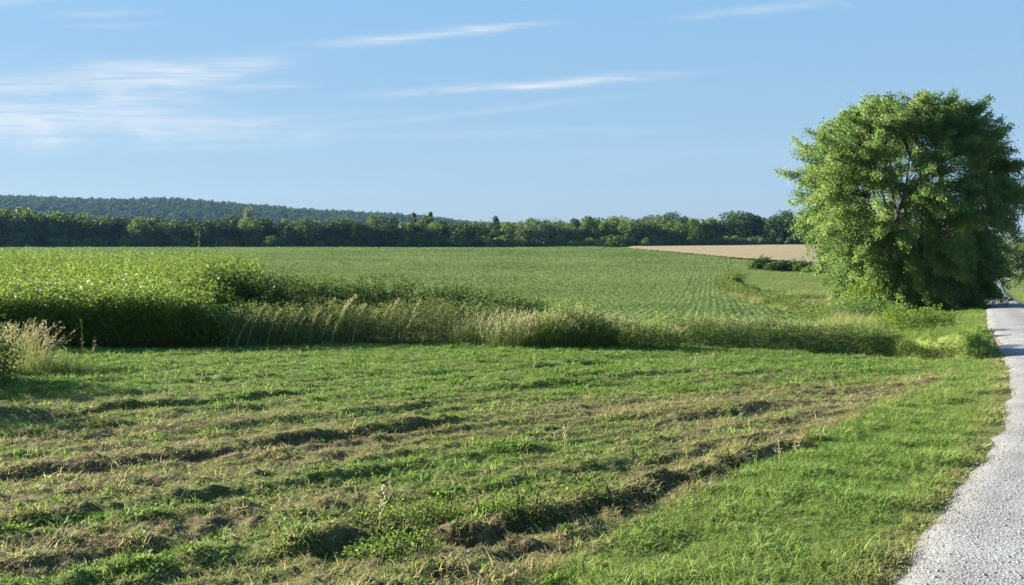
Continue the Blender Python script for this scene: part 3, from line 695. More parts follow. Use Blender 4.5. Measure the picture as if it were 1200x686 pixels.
def trunk_mesh(h, r0, seed):
    r = np.random.default_rng(seed); A = Acc()
    pts = np.array([(0, 0, -.3), (.1, 0, h * .3), (.05, .1, h * .65), (.15, .05, h)]); A.add(*tube(pts, [r0 * 1.3, r0, r0 * .7, r0 * .2], 7))
    for i in range(5):
        a = r.uniform(0, 6.28); z0 = h * r.uniform(.3, .7); ln = h * .35
        P_ = np.array([(0, 0, z0), (math.cos(a) * ln * .5, math.sin(a) * ln * .5, z0 + ln * .4), (math.cos(a) * ln, math.sin(a) * ln, z0 + ln * .7)]); A.add(*tube(P_, [r0 * .45, r0 * .3, r0 * .1], 5))
    v, q_, t_ = A.get(); return mesh_quads('trunk', v, q_, M['bark'], smooth=True)
PROTO = {}
for kind, mats, n in (('round', ('wood_dark', 'wood_mid', 'wood_pale'), 3), ('tall', ('wood_dark', 'wood_mid'), 2), ('broad', ('wood_dark', 'wood_mid'), 2), ('poplar', ('wood_mid',), 1), ('bush', ('wood_dark', 'wood_mid', 'wood_pale'), 3)):
    for mi, m in enumerate(mats):
        for s_ in range(2):
            PROTO.setdefault((kind, m), []).append(crown_mesh(kind, 1000 + hash(kind) % 97 * 0 + 31 * mi + 7 * s_ + {'round': 0, 'tall': 200, 'broad': 400, 'poplar': 600, 'bush': 800}[kind], 3000 if kind != 'bush' else 1500, M[m], .62 if kind != 'bush' else .5))
TRUNKS = {k_: trunk_mesh(h, r0, 5 + i) for i, (k_, h, r0) in enumerate((('round', 8, .28), ('tall', 10, .26), ('broad', 8, .34), ('poplar', 11, .2), ('bush', 2.6, .1)))}
HGT = {'round': 11.0, 'tall': 13.0, 'broad': 11.0, 'poplar': 13.4, 'bush': 4.4}
def far_tree(name, kind, mat, px, d, h, label, group, wide=1.0, cat='tree'):
    x, y = atd(px, d); z = float(zbase(np.array([x]), np.array([y]))[0])
    t = empty(name, (x, y, z - .1), random.uniform(0, 6.28)); s = h / HGT[kind]; t.scale = (s * wide, s * wide, s)
    tag(t, label, cat, group)
    link(bpy.data.objects.new('crown', random.choice(PROTO[(kind, mat)])), t)
    link(bpy.data.objects.new('trunk', TRUNKS[kind]), t)
    return t
# outline of the wood: photo column -> top row
TOPX = np.array([-200, 0, 60, 120, 200, 300, 400, 470, 560, 600, 660, 720, 780, 840, 900, 1000, 1150], float)
TOPR = np.array([240, 240, 242, 248, 251, 253, 254, 255, 258, 253, 251, 250, 250, 249, 246, 248, 252], float)
def top_h(px, d): 
    x, y = atd(px, d); return (HZ - np.interp(px, TOPX, TOPR)) / F * d + EYE - float(zbase(np.array([x]), np.array([y]))[0])
LBL = {('round', 'wood_dark'): 'rounded dark green tree in the wood beyond the crop field', ('tall', 'wood_dark'): 'tall narrow dark tree in the wood beyond the crop field', ('broad', 'wood_dark'): 'broad dark green tree in the wood beyond the crop field',
       ('round', 'wood_mid'): 'rounded mid green tree with painted sunlit tone in the wood beyond the crop field', ('tall', 'wood_mid'): 'tall mid green tree with painted sunlit tone in the wood beyond the crop field', ('broad', 'wood_mid'): 'broad mid green tree with painted sunlit tone in the wood beyond the crop field',
       ('round', 'wood_pale'): 'pale grey green rounded tree at the edge of the far wood', ('bush', 'wood_dark'): 'dark bush at the foot of the far wood', ('bush', 'wood_mid'): 'green bush at the foot of the far wood', ('bush', 'wood_pale'): 'pale bush at the foot of the far wood'}
px = -190.0
while px < 1150:                                                     # back row; lighter leaf colour stands in for sunlit tops
    d = 385 + random.uniform(-10, 25); k_ = random.choice(['round', 'broad', 'tall', 'broad']); m = random.choice(['wood_dark', 'wood_mid', 'wood_mid'])
    if px > 820: m = 'wood_dark'
    far_tree('wood_tree', k_, m, px, d, max(6, top_h(px, d) * random.uniform(.90, 1.02)), LBL[(k_, m)], 'trees in the far wood', random.uniform(.95, 1.25)); px += random.uniform(16, 25)
px = -200.0
while px < 1140:                                                     # front row; darker leaf colour at left stands in for its shade
    left = px < 560
    d = 352 + random.uniform(-5, 12) + (8 if px > 800 else 0); k_ = random.choice(['round', 'broad', 'tall', 'round'])
    m = random.choice(['wood_dark', 'wood_dark', 'wood_mid'] if left else ['wood_dark', 'wood_mid', 'wood_mid', 'wood_pale']) if px < 840 else 'wood_dark'
    if m == 'wood_pale': k_ = 'round'
    f = random.uniform(.88, 1.02) if left else random.uniform(.80, 1.03)
    far_tree('wood_tree', k_, m, px, d, max(5, top_h(px, d) * f), LBL[(k_, m)], 'trees in the far wood', random.uniform(1.0, 1.3)); px += random.uniform(11, 16) if left else random.uniform(14, 21)
px = -200.0
while px < 1130:                                                     # bushes at the foot; left ones coloured darker for the shade there
    d = 345 + random.uniform(-3, 3); m = random.choice(['wood_dark', 'wood_dark', 'wood_mid'] if px < 560 else ['wood_dark', 'wood_mid', 'wood_pale'])
    if px > 790: m = 'wood_pale'
    far_tree('wood_edge_bush', 'bush', m, px, d, random.uniform(3.2, 5.5) if px < 790 else random.uniform(2.6, 4.2), LBL[('bush', m)], 'bushes along the foot of the far wood', random.uniform(1.0, 1.5), 'bush'); px += random.uniform(13, 20) if px < 790 else random.uniform(9, 14)
for (p_, d, row, k_, m, lab, w) in ((484, 392, 243, 'poplar', 'wood_mid', 'slim poplar standing above the wood, left of the taller pair', .8), (494, 395, 247, 'round', 'wood_mid', 'round crown rising above the wood between two slim poplars', .55), (503, 392, 242, 'poplar', 'wood_mid', 'slim poplar tip standing highest above the wood, right of the round crown', .8),
                             (293, 400, 240, 'round', 'wood_pale', 'lone pale tree poking above the wood against the blue ridge', .45), (584, 372, 249, 'tall', 'wood_dark', 'dark pointed tree above the wood where the blue ridge ends', .9), (405, 392, 249, 'broad', 'wood_mid', 'pale rounded crown topping the wood below the ridge', .7), (440, 392, 250, 'round', 'wood_mid', 'small rounded crown topping the wood just left of the poplars', .7)):
    x, y = atd(p_, d); h = (HZ - row) / F * d + EYE - float(zbase(np.array([x]), np.array([y]))[0])
    far_tree('wood_tree', k_, m, p_, d, h, lab, 'trees standing above the far wood', w)
for i, (p_, d, h, k_, m) in enumerate(((1172, 178, 6.2, 'round', 'wood_mid'), (1190, 172, 6.6, 'round', 'wood_pale'), (1208, 176, 9.5, 'broad', 'wood_dark'), (1228, 170, 8.5, 'round', 'wood_dark'), (1255, 172, 9, 'broad', 'wood_mid'), (1290, 170, 9, 'round', 'wood_dark'), (1155, 188, 6, 'bush', 'wood_dark'), (1182, 182, 5.0, 'bush', 'wood_dark'), (1330, 172, 9, 'broad', 'wood_dark'))):
    far_tree('valley_tree', k_, m, p_, d, h, {('wood_mid'): 'green tree at the end of the gravel path beyond the big tree', 'wood_pale': 'pale grey green tree at the end of the gravel path', 'wood_dark': 'dark tree at the end of the gravel path behind the paler ones'}[m], 'trees at the end of the path')
# forest on the ridge: a mass
hm = [PROTO[(k_, 'wood_dark')][i] for k_ in ('round', 'broad') for i in range(2)]
ch = src_coll('ridge_crowns', [crown_mesh(k_, 3000 + i, 420, M['wood_dark'], 1.5) for i, k_ in enumerate(('round', 'broad', 'round', 'tall'))])
n = 9000; hpx = rng.uniform(-250, 900, n); htt = rng.uniform(.30, 1.12, n); hy_ = HD - 420 + 420 * htt
sc_ = rng.uniform(.55, 1.0, n)
put('ridge_forest', (hpx - 600) / F * hy_, hy_, hill_z(hpx, htt) - 2.5, sc_, rng.integers(0, 4, n), rng.uniform(size=n), ch, 'blue green forest covering the distant ridge', 'forest', .03)

# ------------------------------------------------------------------ the big tree
def big_tree():
    d = 63.0; bx, by = atd(1074, d); bz = g1((bx, by)); S = d / F
    root = empty('big_tree', (bx, by, bz)); tag(root, 'large spreading leafy green tree beside the gravel path, branches sweeping to the ground', 'tree')
    # crown outline: height -> left / right half widths, relative to the base
    rows = np.array([121, 125, 134, 152, 170, 200, 230, 260, 290, 320, 345, 362, 374], float)
    lf = np.array([1050, 1012, 982, 958, 946, 932, 932, 940, 952, 966, 982, 1000, 1030], float); rt = np.array([1100, 1120, 1142, 1162, 1178, 1187, 1186, 1178, 1170, 1162, 1154, 1150, 1142], float)
    hh = (EYE - (rows - HZ) * S) - bz; order = np.argsort(hh)
    H = hh[order]; LF = ((1069 - lf) * S * .95)[order]; RT = ((rt - 1069) * S * .96)[order]
    A = Acc(); B = Acc()
    limbs = []
    starts = [(-3.0, .4), (-.6, -.2), (.4, .3), (1.2, -.4), (2.4, .5), (-1.6, 1.0)]
    for i, (sx, sy) in enumerate(starts):
        for j in range(2 if i else 1):
            th = random.uniform(0, 6.28); top = random.uniform(9, 14.2) if i else 9.5
            ex = sx * 1.6 + math.cos(th) * 2.2; ey = sy + math.sin(th) * 3.2
            P_ = np.array([(sx * .8, sy * .8, -.3), (sx * .9 + .1 * (j), sy, top * .2), (sx + (ex - sx) * .35, sy + (ey - sy) * .3, top * .5), (sx + (ex - sx) * .7, sy + (ey - sy) * .75, top * .78), (ex, ey, top)])
            P_ = P_ + np.random.default_rng(i * 3 + j).normal(size=P_.shape) * np.array([.1, .1, .0])
            t = np.linspace(0, 1, 14); Pf = np.stack([np.interp(t, np.linspace(0, 1, 5), _c) for _c in P_.T], 1); Pf[1:-1] = (Pf[:-2] + 2 * Pf[1:-1] + Pf[2:]) / 4
            A.add(*tube(Pf, np.interp(t, [0, .1, 1], [.30 if j == 0 else .2, .22 if j == 0 else .16, .03]), 8)); limbs.append(Pf)
    LP = np.concatenate(limbs)
    tr = A.obj('trunk', M['bark'], root, smooth=True)
    # leafy sprays
    C = Acc(); r = np.random.default_rng(42); ns = 1150; made = 0
    centers = []
    while made < ns:
        h = r.uniform(.2, H[-1]); th = r.uniform(0, 6.283)
        wx = np.interp(h, H, LF) if math.cos(th) < 0 else np.interp(h, H, RT)
        wy = (np.interp(h, H, LF) + np.interp(h, H, RT)) / 2 * .92
        f = r.uniform(.35, 1.0) ** .55 * (1.0 if r.uniform() > .14 else 1.1)
        lump = .74 + .52 * float(vn(np.array([th * 2.4 + 40]), np.array([h * .45]), 5)[0])
        # fewer sprays inside and in the windows between the limbs
        if float(vn(np.array([th * 2.6 + 9]), np.array([h * .8]), 15)[0]) < .27 and h > 6.0: continue
        x_ = math.cos(th) * wx * f * min(lump, 1.10); y_ = math.sin(th) * wy * f * lump
        c = np.array([x_, y_, h]); centers.append(c); made += 1
        out = np.array([math.cos(th), math.sin(th), 0]); up_ = (h / H[-1])
        ax = norm(out * (1.0 - .25 * up_) + np.array([0, 0, -.9 + 1.7 * up_ ** 1.3]) + r.normal(size=3) * .28)
        Ls = r.uniform(1.5, 3.0); n_ = int(r.uniform(240, 470) * (1.1 if f > .75 else .7))
        s = r.beta(1.6, 1.3, n_); side = r.normal(size=(n_, 3)) * (.27 * (1.2 - .7 * s))[:, None] * np.array([1, 1, .8])
        pts = c + ax * ((s - .55) * Ls)[:, None] + side
        pts[:, 2] -= .28 * s ** 2
        pts[:, 2] = np.maximum(pts[:, 2], .1 + .3 * r.uniform(size=n_))
        ld = norm(ax * .6 + r.normal(size=(n_, 3)) * .7 + np.array([0, 0, -.35])); nn_ = norm(out * .7 + np.array([0, 0, .45]) + r.normal(size=(n_, 3)) * .65)
        ln = r.uniform(.09, .19, n_)
        v, q_ = leaves(pts, ld, nn_, ln, ln * .55)
        C.add(v, q_, np.repeat(np.clip(.45 + .18 * r.normal(size=n_) + .22 * r.normal() , 0, 1), 4))
        k_ = np.argmin(((LP - c) ** 2).sum(1) + 3 * np.maximum(LP[:, 2] - c[2] + .6, 0) ** 2); p0 = LP[k_]
        mid = (p0 + c) / 2 + np.array([0, 0, .3]); Pb = np.array([p0, mid, c, c + ax * .4 * Ls]); B.add(*tube(Pb, [.05, .035, .02, .006], 4))
    B.obj('branch', M['bark'], root); C.obj('crown', M['tree'], root)
big_tree()

# ------------------------------------------------------------------ hedgerow plants
def shoots(C, bx, by, bz, h, r, leaf, per, bottom=.15, wob=.10, spread=.16, tint0=.45, up=.3, aspect=.55):
    """upright leafy shoots: leaves set round a wandering stem"""
    n = len(bx); nl = (per * np.clip(h / 1.2, .4, 2)).astype(int); k_ = np.repeat(np.arange(n), nl); N_ = len(k_)
    s = bottom + (1 - bottom) * r.uniform(size=N_) ** .85
    lean = r.normal(size=(n, 2)) * wob
    P = np.stack([bx[k_] + lean[k_, 0] * h[k_] * s ** 1.5, by[k_] + lean[k_, 1] * h[k_] * s ** 1.5, bz[k_] + h[k_] * s], 1)
    a = r.uniform(0, 6.283, N_); rr = spread * (1.1 - .75 * s) * r.uniform(.2, 1, N_)
    P[:, 0] += np.cos(a) * rr; P[:, 1] += np.sin(a) * rr
    d = np.stack([np.cos(a), np.sin(a), up + .6 * r.normal(size=N_)], 1); nn_ = np.stack([r.normal(size=N_) * .5, r.normal(size=N_) * .5, np.ones(N_)], 1)
    ln = leaf * r.uniform(.6, 1.3, N_)
    v, q_ = leaves(P, d, nn_, ln, ln * aspect)
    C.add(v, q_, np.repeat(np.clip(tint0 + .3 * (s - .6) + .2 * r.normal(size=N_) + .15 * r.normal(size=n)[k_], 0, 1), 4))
def stems(C, bx, by, bz, h, r, wob=.08, rad=.006):
    for i in range(len(bx)):
        l_ = r.normal(size=2) * wob * h[i]; P_ = np.array([(bx[i], by[i], bz[i] - .05), (bx[i] + l_[0] * .3, by[i] + l_[1] * .3, bz[i] + h[i] * .5), (bx[i] + l_[0], by[i] + l_[1], bz[i] + h[i] * .9)])
        C.add(*tube(P_, [rad, rad * .8, rad * .4], 4))
def plant(name, loc, label, cat, group=None):
    t = empty(name, (loc[0], loc[1], g1(loc))); tag(t, label, cat, group); return t
def local(C, t, name, mat):
    v, q_, tn = C.get(); v = v - np.array(t.location)
    return mesh_obj(name, v, q_, mat, t, tint=tn)

def thicket():
    r = np.random.default_rng(61); t = plant('bramble_thicket', atd(90, 32), 'wide leafy bramble thicket with small white blossoms at the left', 'thicket')
    n = 11500; y = 25.4 + 24 * r.uniform(size=n) ** 1.6; px = r.uniform(-260, 300, n)
    fr = strip_d(px) + .35 + .5 * (fbm(px / 22, px * 0, 5, 3) - .5)
    x = (px - 600) / F * y
    edge = np.interp(y, [25, 30, 36, 40, 50], [-8.0, -8.2, -9.3, -10.2, -12.6]) + .8 * (vn(y, y * 0, 6) - .5)
    kp = (y > fr) & (x < edge); x, y, px, fr, edge = x[kp], y[kp], px[kp], fr[kp], edge[kp]
    h = 1.44 + .073 * (y - 25.5) + .55 * (fbm(x / 1.1, y / 1.1, 8, 3) - .5) + .14 * r.normal(size=len(x))
    h *= .86 + .14 * sstep(0, .5, y - fr); h *= .6 + .4 * sstep(0, 1.0, edge - x)
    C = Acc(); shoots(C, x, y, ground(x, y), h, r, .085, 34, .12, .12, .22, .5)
    local(C, t, 'foliage', M['bramble'])
    S_ = Acc(); k_ = r.integers(0, len(x), 700); stems(S_, x[k_], y[k_], ground(x[k_], y[k_]), h[k_], r); local(S_, t, 'stem', M['bark'])
    Bl = Acc(); k_ = np.where((y - fr < 6) & (r.uniform(size=len(x)) < .06))[0]; P = np.stack([x[k_] + r.normal(size=len(k_)) * .1, y[k_] + r.normal(size=len(k_)) * .1, ground(x[k_], y[k_]) + h[k_] * r.uniform(.85, 1.05, len(k_))], 1)
    for j in range(4): v, q_ = leaves(P, rdir(len(P), .1), rdir(len(P), .8), np.full(len(P), .045), np.full(len(P), .038)); Bl.add(v, q_, r.uniform())
    local(Bl, t, 'blossom', M['blossom'])
thicket()
def shrub(name, loc, rx, ry, h, label, leaf, mat, ns, per, seed, tint0=.35, cat='shrub', group=None, wob=.16):
    r = np.random.default_rng(seed); t = plant(name, loc, label, cat, group); a = r.uniform(0, 6.283, ns); f = np.sqrt(r.uniform(size=ns))
    x = loc[0] + np.cos(a) * f * rx; y = loc[1] + np.sin(a) * f * ry
    hh = h * (1 - .62 * f ** 2.2) * (1 + .13 * r.normal(size=ns)); hh = np.maximum(hh, .15 * h)
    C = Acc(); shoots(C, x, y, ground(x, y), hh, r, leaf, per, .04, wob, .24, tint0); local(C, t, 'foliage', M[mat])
    S_ = Acc(); k_ = r.integers(0, ns, max(6, ns // 10)); stems(S_, x[k_], y[k_], ground(x[k_], y[k_]), hh[k_], r, .15, .01); local(S_, t, 'stem', M['bark']); return t
shrub('dark_shrub', atd(262, 29.5), 1.7, 1.6, 2.05, 'dark green rounded shrub at the right end of the bramble thicket', .10, 'wood_mid', 520, 60, 71, .2)
shrub('dark_shrub', atd(300, 34), 1.1, 1.3, 2.0, 'narrow dark shrub between the bramble thicket and the low back hedge', .10, 'wood_mid', 360, 60, 72, .2)
shrub('thicket_shoot', atd(232, 38), .10, .10, 3.4, 'lone leafy shoot standing above the bramble thicket', .08, 'bramble', 5, 60, 73, .45, wob=.03)
def band(name, pts, depth, hts, label, leaf, mat, dens, per, seed, tint0=.4, cat='hedge', wob=.1, aspect=.55, spread=.2, rag=.25, short=0.0):
    r = np.random.default_rng(seed); P = spline(np.array(pts), .3); seg = np.linspace(0, 1, len(P)); L_ = np.linalg.norm(np.diff(P, axis=0), axis=1).sum()
    n = int(L_ * depth * dens); u = r.uniform(size=n); x = np.interp(u, seg, P[:, 0]); y = np.interp(u, seg, P[:, 1]) + depth * r.uniform(size=n)
    h = np.interp(u, np.linspace(0, 1, len(hts)), hts) * (1 + rag * 2 * (fbm(x / .8, y / .8, seed, 3) - .5) + .12 * r.normal(size=n)); h = np.where(r.uniform(size=n) < short, h * r.uniform(.2, .6, n), h)
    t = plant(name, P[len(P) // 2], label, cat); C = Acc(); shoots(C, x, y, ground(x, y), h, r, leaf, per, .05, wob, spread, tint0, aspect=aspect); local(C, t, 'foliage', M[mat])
    S_ = Acc(); k_ = r.integers(0, n, max(8, n // 9)); stems(S_, x[k_], y[k_], ground(x[k_], y[k_]), h[k_], r, .1); local(S_, t, 'stem', M['bark']); return t
band('low_hedge', [atd(318, 36), atd(420, 35), atd(520, 33.5), atd(640, 31.5)], 1.5, [1.9, 1.75, 1.6, 1.45, 1.15], 'low dark green hedge behind the leaning dry stalks', .09, 'wood_mid', 34, 46, 81, .18)
# weeds under the leaning stalks
band('weed_strip', [atd(256, float(strip_d(256)) + .15), atd(400, float(strip_d(400)) + .1), atd(520, float(strip_d(520)) + .1), atd(615, float(strip_d(615)) + .1)], 2.0, [1.0, 1.08, 1.05, .9], 'grey green strip of tall weeds among leaning dry stalks', .07, 'weed_strip', 110, 36, 82, .46, 'weeds', .14, .3, short=.45)
# blades of tall grass for clumps
def grass_clump(name, loc, rx, ry, h, n, label, seed, tint0=.5, lean=(0, 0), cat='grass clump', seedheads=.25, group=None, w=.008):
    r = np.random.default_rng(seed); t = plant(name, loc, label, cat, group); A = Acc(); Hd = Acc()
    a = r.uniform(0, 6.283, n); f = np.sqrt(r.uniform(size=n)); x = loc[0] + np.cos(a) * f * rx; y = loc[1] + np.sin(a) * f * ry; z = ground(x, y)
    H_ = h * (1 - .35 * f ** 2) * r.uniform(.55, 1.1, n); th = r.uniform(0, 6.283, n); b = np.abs(r.normal(size=n)) * .35 + .08
    dirx = np.cos(th) * b + lean[0]; diry = np.sin(th) * b + lean[1]; seg = 4; pts = []
    for i in range(seg + 1):
        s = i / seg; pts.append(np.stack([x + dirx * H_ * s ** 1.7, y + diry * H_ * s ** 1.7, z + H_ * s * (1 - .18 * s * (b + .3))], 1))
    sd_ = np.stack([-np.sin(th), np.cos(th), 0 * th], 1); ww = w * r.uniform(.6, 1.3, n)
    V_ = np.stack([p + sg * sd_ * (ww * (1 - (i / seg) ** 2 * .85) / 2)[:, None] for i, p in enumerate(pts) for sg in (-1, 1)], 1).reshape(-1, 3)
    k0 = np.arange(n)[:, None] * (2 * seg + 2)
    Q_ = np.concatenate([k0 + np.array([2 * i, 2 * i + 1, 2 * i + 3, 2 * i + 2])[None] for i in range(seg)])
    A.add(V_, Q_, np.repeat(np.clip(tint0 + .22 * r.normal(size=n), 0, 1), 2 * seg + 2)); local(A, t, 'foliage', M['tallgrass'])
    k_ = np.where(r.uniform(size=n) < seedheads)[0]
    if len(k_):
        tip = pts[-1][k_]; dr_ = norm(pts[-1][k_] - pts[-2][k_])
        for j in range(7):
            o_ = r.normal(size=(len(k_), 3)) * .012; v, q_ = leaves(tip - dr_ * (j * .03) + o_, norm(dr_ + r.normal(size=dr_.shape) * .45), rdir(len(k_)), np.full(len(k_), .055), np.full(len(k_), .014)); Hd.add(v, q_, r.uniform(.2, 1))
        local(Hd, t, 'seed_heads', M['straw'])
    return t
# leaning dry stalks: one built, the rest copied
def dry_stalk(x, y, h):
    t = empty('dry_stalk', (x, y, g1((x, y)))); r = np.random.default_rng(9)
    P_ = np.array([(0, 0, -.05), (.08, 0, .4), (.22, 0, .8), (.40, .0, 1.15)]); A = Acc(); A.add(*tube(P_, [.015, .014, .011, .007], 5), .8); A.obj('stem', M['straw'], t)
    n = 110; s = r.uniform(.3, 1.08, n); c = np.stack([np.interp(s, [0, .35, .7, 1], P_[:, 0]), 0 * s, np.interp(s, [0, .35, .7, 1], P_[:, 2])], 1) + r.normal(size=(n, 3)) * .016
    v, q_ = leaves(c, norm(r.normal(size=(n, 3)) * .7 + np.array([.3, 0, .9])), rdir(n), r.uniform(.04, .085, n), r.uniform(.010, .022, n)); H_ = Acc(); H_.add(v, q_, np.repeat(r.uniform(size=n), 4)); H_.obj('seed_head', M['straw'], t)
    return t
st0 = dry_stalk(*atd(270, 26.4), 1)
GR_ST = 'leaning dry stalks along the weed strip'
spots = [(266, .8), (288, 1.1), (304, .95), (320, .8), (332, 1.15), (344, .9), (356, 1.1), (366, 1.25), (376, 1.0), (386, 1.35), (394, 1.0), (402, 1.3), (412, 1.15), (420, .9), (430, 1.05), (440, 1.15), (452, 1.2), (463, .95), (474, 1.2), (486, .9), (497, 1.1), (510, 1.0), (522, 1.1), (534, .9), (545, 1.2), (556, .85), (566, 1.05), (578, .9), (589, 1.0), (600, .85), (275, .9), (338, .85), (371, .9), (407, .95), (446, .85), (480, .8), (297, .9), (312, 1.0), (327, .9), (350, 1.0), (361, .95), (389, 1.1), (399, .9), (416, 1.0), (425, 1.05), (435, .9), (458, 1.0), (469, 1.05), (491, .95), (504, .95), (516, 1.05), (528, .9), (540, 1.0), (551, 1.05)]
for i, (p_, s_) in enumerate(spots):
    d = float(strip_d(p_)) + random.uniform(.0, 1.5); x, y = atd(p_, d)
    if i == 0: o = st0
    else:
        o = st0.copy(); COL.objects.link(o)
        for ch_ in st0.children: c_ = ch_.copy(); COL.objects.link(c_); c_.parent = o
    o.location = (x, y, g1((x, y))); o.rotation_euler = (random.uniform(-.12, .12), random.uniform(.0, .16), random.uniform(-.6, .6)); s_ *= random.uniform(.72, .95); o.scale = (s_, s_, s_)
    tag(o, 'straw coloured dry stalk leaning right in the weed strip before the low hedge', 'stalk', GR_ST)

grass_clump('grass_clump', atd(602, 25.2), .9, .7, 1.05, 900, 'pale green tall grass clump left of the dark round bush', 91, .2, (.12, 0))
grass_clump('grass_clump', atd(560, 25.8), .8, .5, 1.0, 500, 'ragged tall grass clump at the right end of the leaning stalks', 92, .15, (.15, 0))
shrub('round_bush', atd(668, 25.3), 1.35, .9, 1.12, 'dark rounded bush in front of the green field at mid picture', .06, 'bramble', 330, 60, 93, .30)
grass_clump('grass_clump', atd(664, 25.3), 1.3, .8, 1.28, 800, 'tan seeding grass growing out of the dark rounded bush', 94, .55, (.1, 0), seedheads=.6)
shrub('low_bush', atd(752, 25.6), 1.3, .7, .72, 'low dark bush just right of the rounded bush', .06, 'bramble', 240, 46, 95, .30)
grass_clump('grass_clump', atd(748, 25.8), 1.2, .7, .95, 420, 'thin seeding grass above the low dark bush', 96, .55, (.1, 0), seedheads=.4)
band('grass_bank', [atd(p_, float(strip_d(p_)) - .15) for p_ in (780, 850, 920, 990, 1060, 1110, 1138)], 1.2, [.36, .30, .28, .28, .28, .28, .25], 'weedy bank along the right end of the mown meadow, its shade painted in dark leaves', .06, 'wood_dark', 110, 30, 97, .55, 'bank plants', .16, .25, .16)  # shade of the bank face put into the dark leaf colour
for i, (p_, d, rx, h, lab) in enumerate(((835, float(strip_d(835)) + 1.6, 1.2, .7, 'sunlit pale grass clump above the shade-toned weedy bank, left end'), (905, float(strip_d(905)) + 1.6, 1.5, .62, 'sunlit pale grass clump above the middle of the shade-toned weedy bank'), (985, float(strip_d(985)) + 1.7, 1.6, .6, 'sunlit pale grass clump above the shade-toned weedy bank, right end'))):
    grass_clump('grass_clump', atd(p_, d), rx, .8, h * .8, 600, lab, 100 + i, .34, (.12, 0), seedheads=.12)
# left edge tussocks
grass_clump('dry_tussock', atd(18, 19.5), .75, .6, 1.2, 380, 'tussock of pale dry arching grass before the bramble thicket at left', 111, .62, (.18, -.02), 'tussock', .5)
grass_clump('dry_tussock', atd(-70, 17.5), 1.1, .8, 1.3, 700, 'dry grass tussock at the far left edge of the meadow', 112, .6, (.15, 0), 'tussock', .4)
grass_clump('green_tussock', atd(40, 18.6), .9, .5, .5, 500, 'low green tussock at the foot of the pale dry grass', 113, .2, (.1, 0), 'tussock', .05)
shrub('weedy_shrub', atd(-95, 16.3), 1.5, 1.3, 1.5, 'dark weedy shrub cut by the left edge of the view beside the meadow', .07, 'wood_mid', 330, 46, 114, .3)
shrub('weedy_shrub', atd(-120, 13.0), 1.1, 1.0, 1.2, 'smaller weedy shrub outside the left edge of the meadow', .07, 'wood_mid', 200, 46, 115, .3)
for i, (p_, row, h, lab) in enumerate(((97, 428, .95, 'grey green flowering weed stalk in front of the shaded thicket'), (108, 432, .55, 'short brown seeding weed beside the taller flowering stalk'), (195, 470, .5, 'thin dry stalk alone in the upper left meadow'), (237, 462, .45, 'pair of thin pale stems in the meadow below the thicket'), (318, 465, .55, 'tall thin straw stalk in the meadow under the leaning stalks'), (486, 462, .75, 'tall thin dark stalk in the upper middle meadow'), (626, 440, .35, 'short pale stem below the grass clump by the round bush'), (663, 530, .3, 'short pale stem in the dry middle of the mown meadow'), (914, 552, .35, 'dry stem with side shoots at the edge of the bright verge'), (932, 528, .28, 'short dry stem where the tan strip meets the verge'), (814, 432, .3, 'pale short stem in the meadow below the weedy bank'), (442, 620, .32, 'bent dry stem beside the green weed patch at the furrow'))):
    P0 = at(p_, row); t = plant('weed_stalk', P0, lab, 'stalk', 'lone stalks in the meadow'); r = np.random.default_rng(600 + i); A = Acc()
    ln = r.normal() * .1; Pp = np.array([(0, 0, -.03), (ln * .3, .0, h * .5), (ln, .02, h)]); A.add(*tube(Pp, [.007, .006, .003], 5), .4); A.obj('stem', M['straw'], t)
    n = 34; s = r.uniform(.35, 1.05, n); c = np.stack([ln * s ** 2 * h, 0 * s, s * h], 1) + r.normal(size=(n, 3)) * .012; v, q_ = leaves(c, rdir(n, .5), rdir(n), r.uniform(.02, .05, n), r.uniform(.008, .018, n)); H_ = Acc(); H_.add(v, q_, np.repeat(r.uniform(size=n), 4)); H_.obj('leaves', M['straw'] if i not in (0, 5) else M['nettle'], t)
# weed patch on the furrow bank
def patch():
    r = np.random.default_rng(121)
    for i, (p_, row, rx, h, lab) in enumerate(((480, 612, .42, .20, 'leafy green weed patch on the bank of the deep furrow, left end'), (540, 606, .40, .23, 'leafy green weed patch on the bank of the deep furrow, fullest part'), (615, 607, .4, .17, 'leafy green weed patch on the bank of the deep furrow, right end'), (690, 588, .4, .14, 'small weed tuft on the deep furrow bank toward the path'), (455, 650, .3, .16, 'yellow green weed patch at the front end of the deep furrow'))):
        P0 = at(p_, row); shrub('weed_patch', P0, rx, .13, h, lab, .028, 'bramble', 100, 34, 130 + i, .42, 'weeds')
patch()

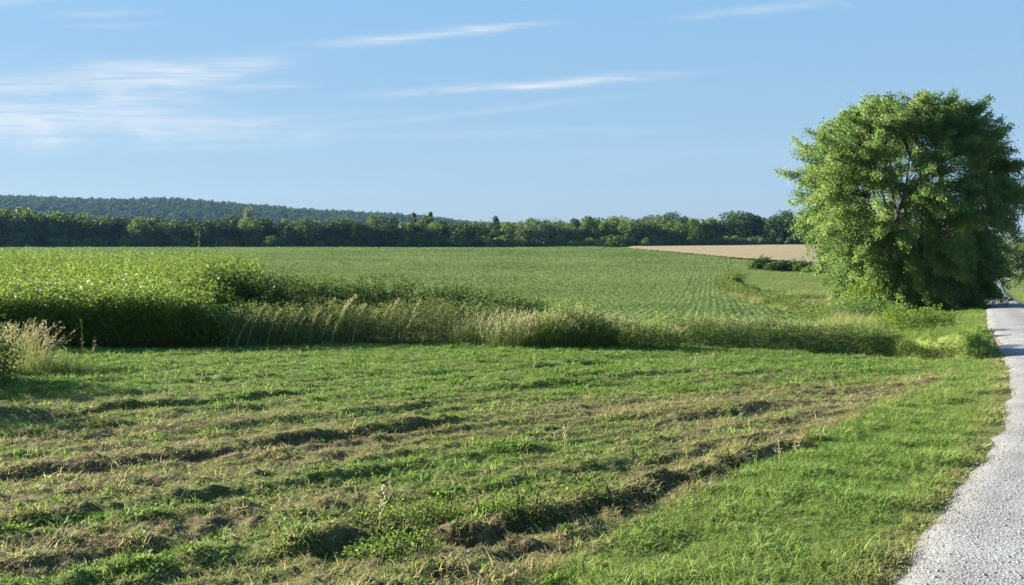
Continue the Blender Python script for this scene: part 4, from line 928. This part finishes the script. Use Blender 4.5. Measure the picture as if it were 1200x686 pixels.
# ------------------------------------------------------------------ bushes in the right middle
band('border_strip', [at(990, 384), at(938, 366), at(895, 355), at(862, 344), at(848, 334), at(862, 322)], 3.0, [.5, .9, .8, 1.1, .7, .6], 'rough weedy strip curving along the border of the crop field', .15, 'weed_strip', 6, 34, 171, .5, 'weeds', .12, .45, .3, .5)
shrub('field_bush', at(862, 341), .9, .8, 1.9, 'bright green bush on the grassy field border', .16, 'bramble', 60, 60, 141, .6)
shrub('field_bush', at(884, 349), .7, .7, 1.1, 'dark bush on the field border beside the bright green one', .16, 'wood_mid', 50, 50, 142)
shrub('field_bush', at(923, 361), .9, .6, .9, 'low dark bush on the field border near the big tree', .15, 'wood_mid', 60, 44, 143)
for i, (p_, d, h, w_) in enumerate(((894, 155, 2.0, 2.4), (912, 150, 1.5, 2.2), (928, 150, 1.7, 2.4), (945, 148, 1.6, 2.4))):
    shrub('hedge_bush', atd(p_, d), w_, 1.2, h, ['dark bush at the left end of the short row below the tan field', 'second dark bush in the short row below the tan field', 'third dark bush in the short row below the tan field', 'dark bush of the short row almost hidden by the big tree'][i], .3, 'wood_mid', 70, 34, 150 + i, .25, group='short row of bushes below the tan field')
band('nettle_patch', [atd(990, 46), atd(1030, 44), atd(1068, 42)], 5.0, [.9, 1.1, 1.0], 'blue green nettle patch in front of the big tree', .12, 'nettle', 11, 34, 161, .5, 'nettles', .1, .5)
band('clipped_hedge', [atd(1046, 34), atd(1085, 33), atd(1128, 32.5)], 1.5, [.9, 1.0, .95, .75], 'short yellow green hedge between the big tree and the shade-toned bank', .08, 'bramble', 60, 34, 162, .5)
shrub('low_bush', atd(1132, 30), .7, .8, .5, 'low bush beside the path in front of the big tree', .07, 'bramble', 110, 40, 163, .25)
shrub('low_bush', atd(1136, 25.5), .6, 1.0, .42, 'rounded grassy bush where the verge meets the path edge', .06, 'bramble', 130, 36, 164, .25)
shrub('low_bush', atd(1012, 55), 1.2, 1.0, 2.2, 'yellow green sapling at the left foot of the big tree', .15, 'bramble', 70, 60, 165, .65)
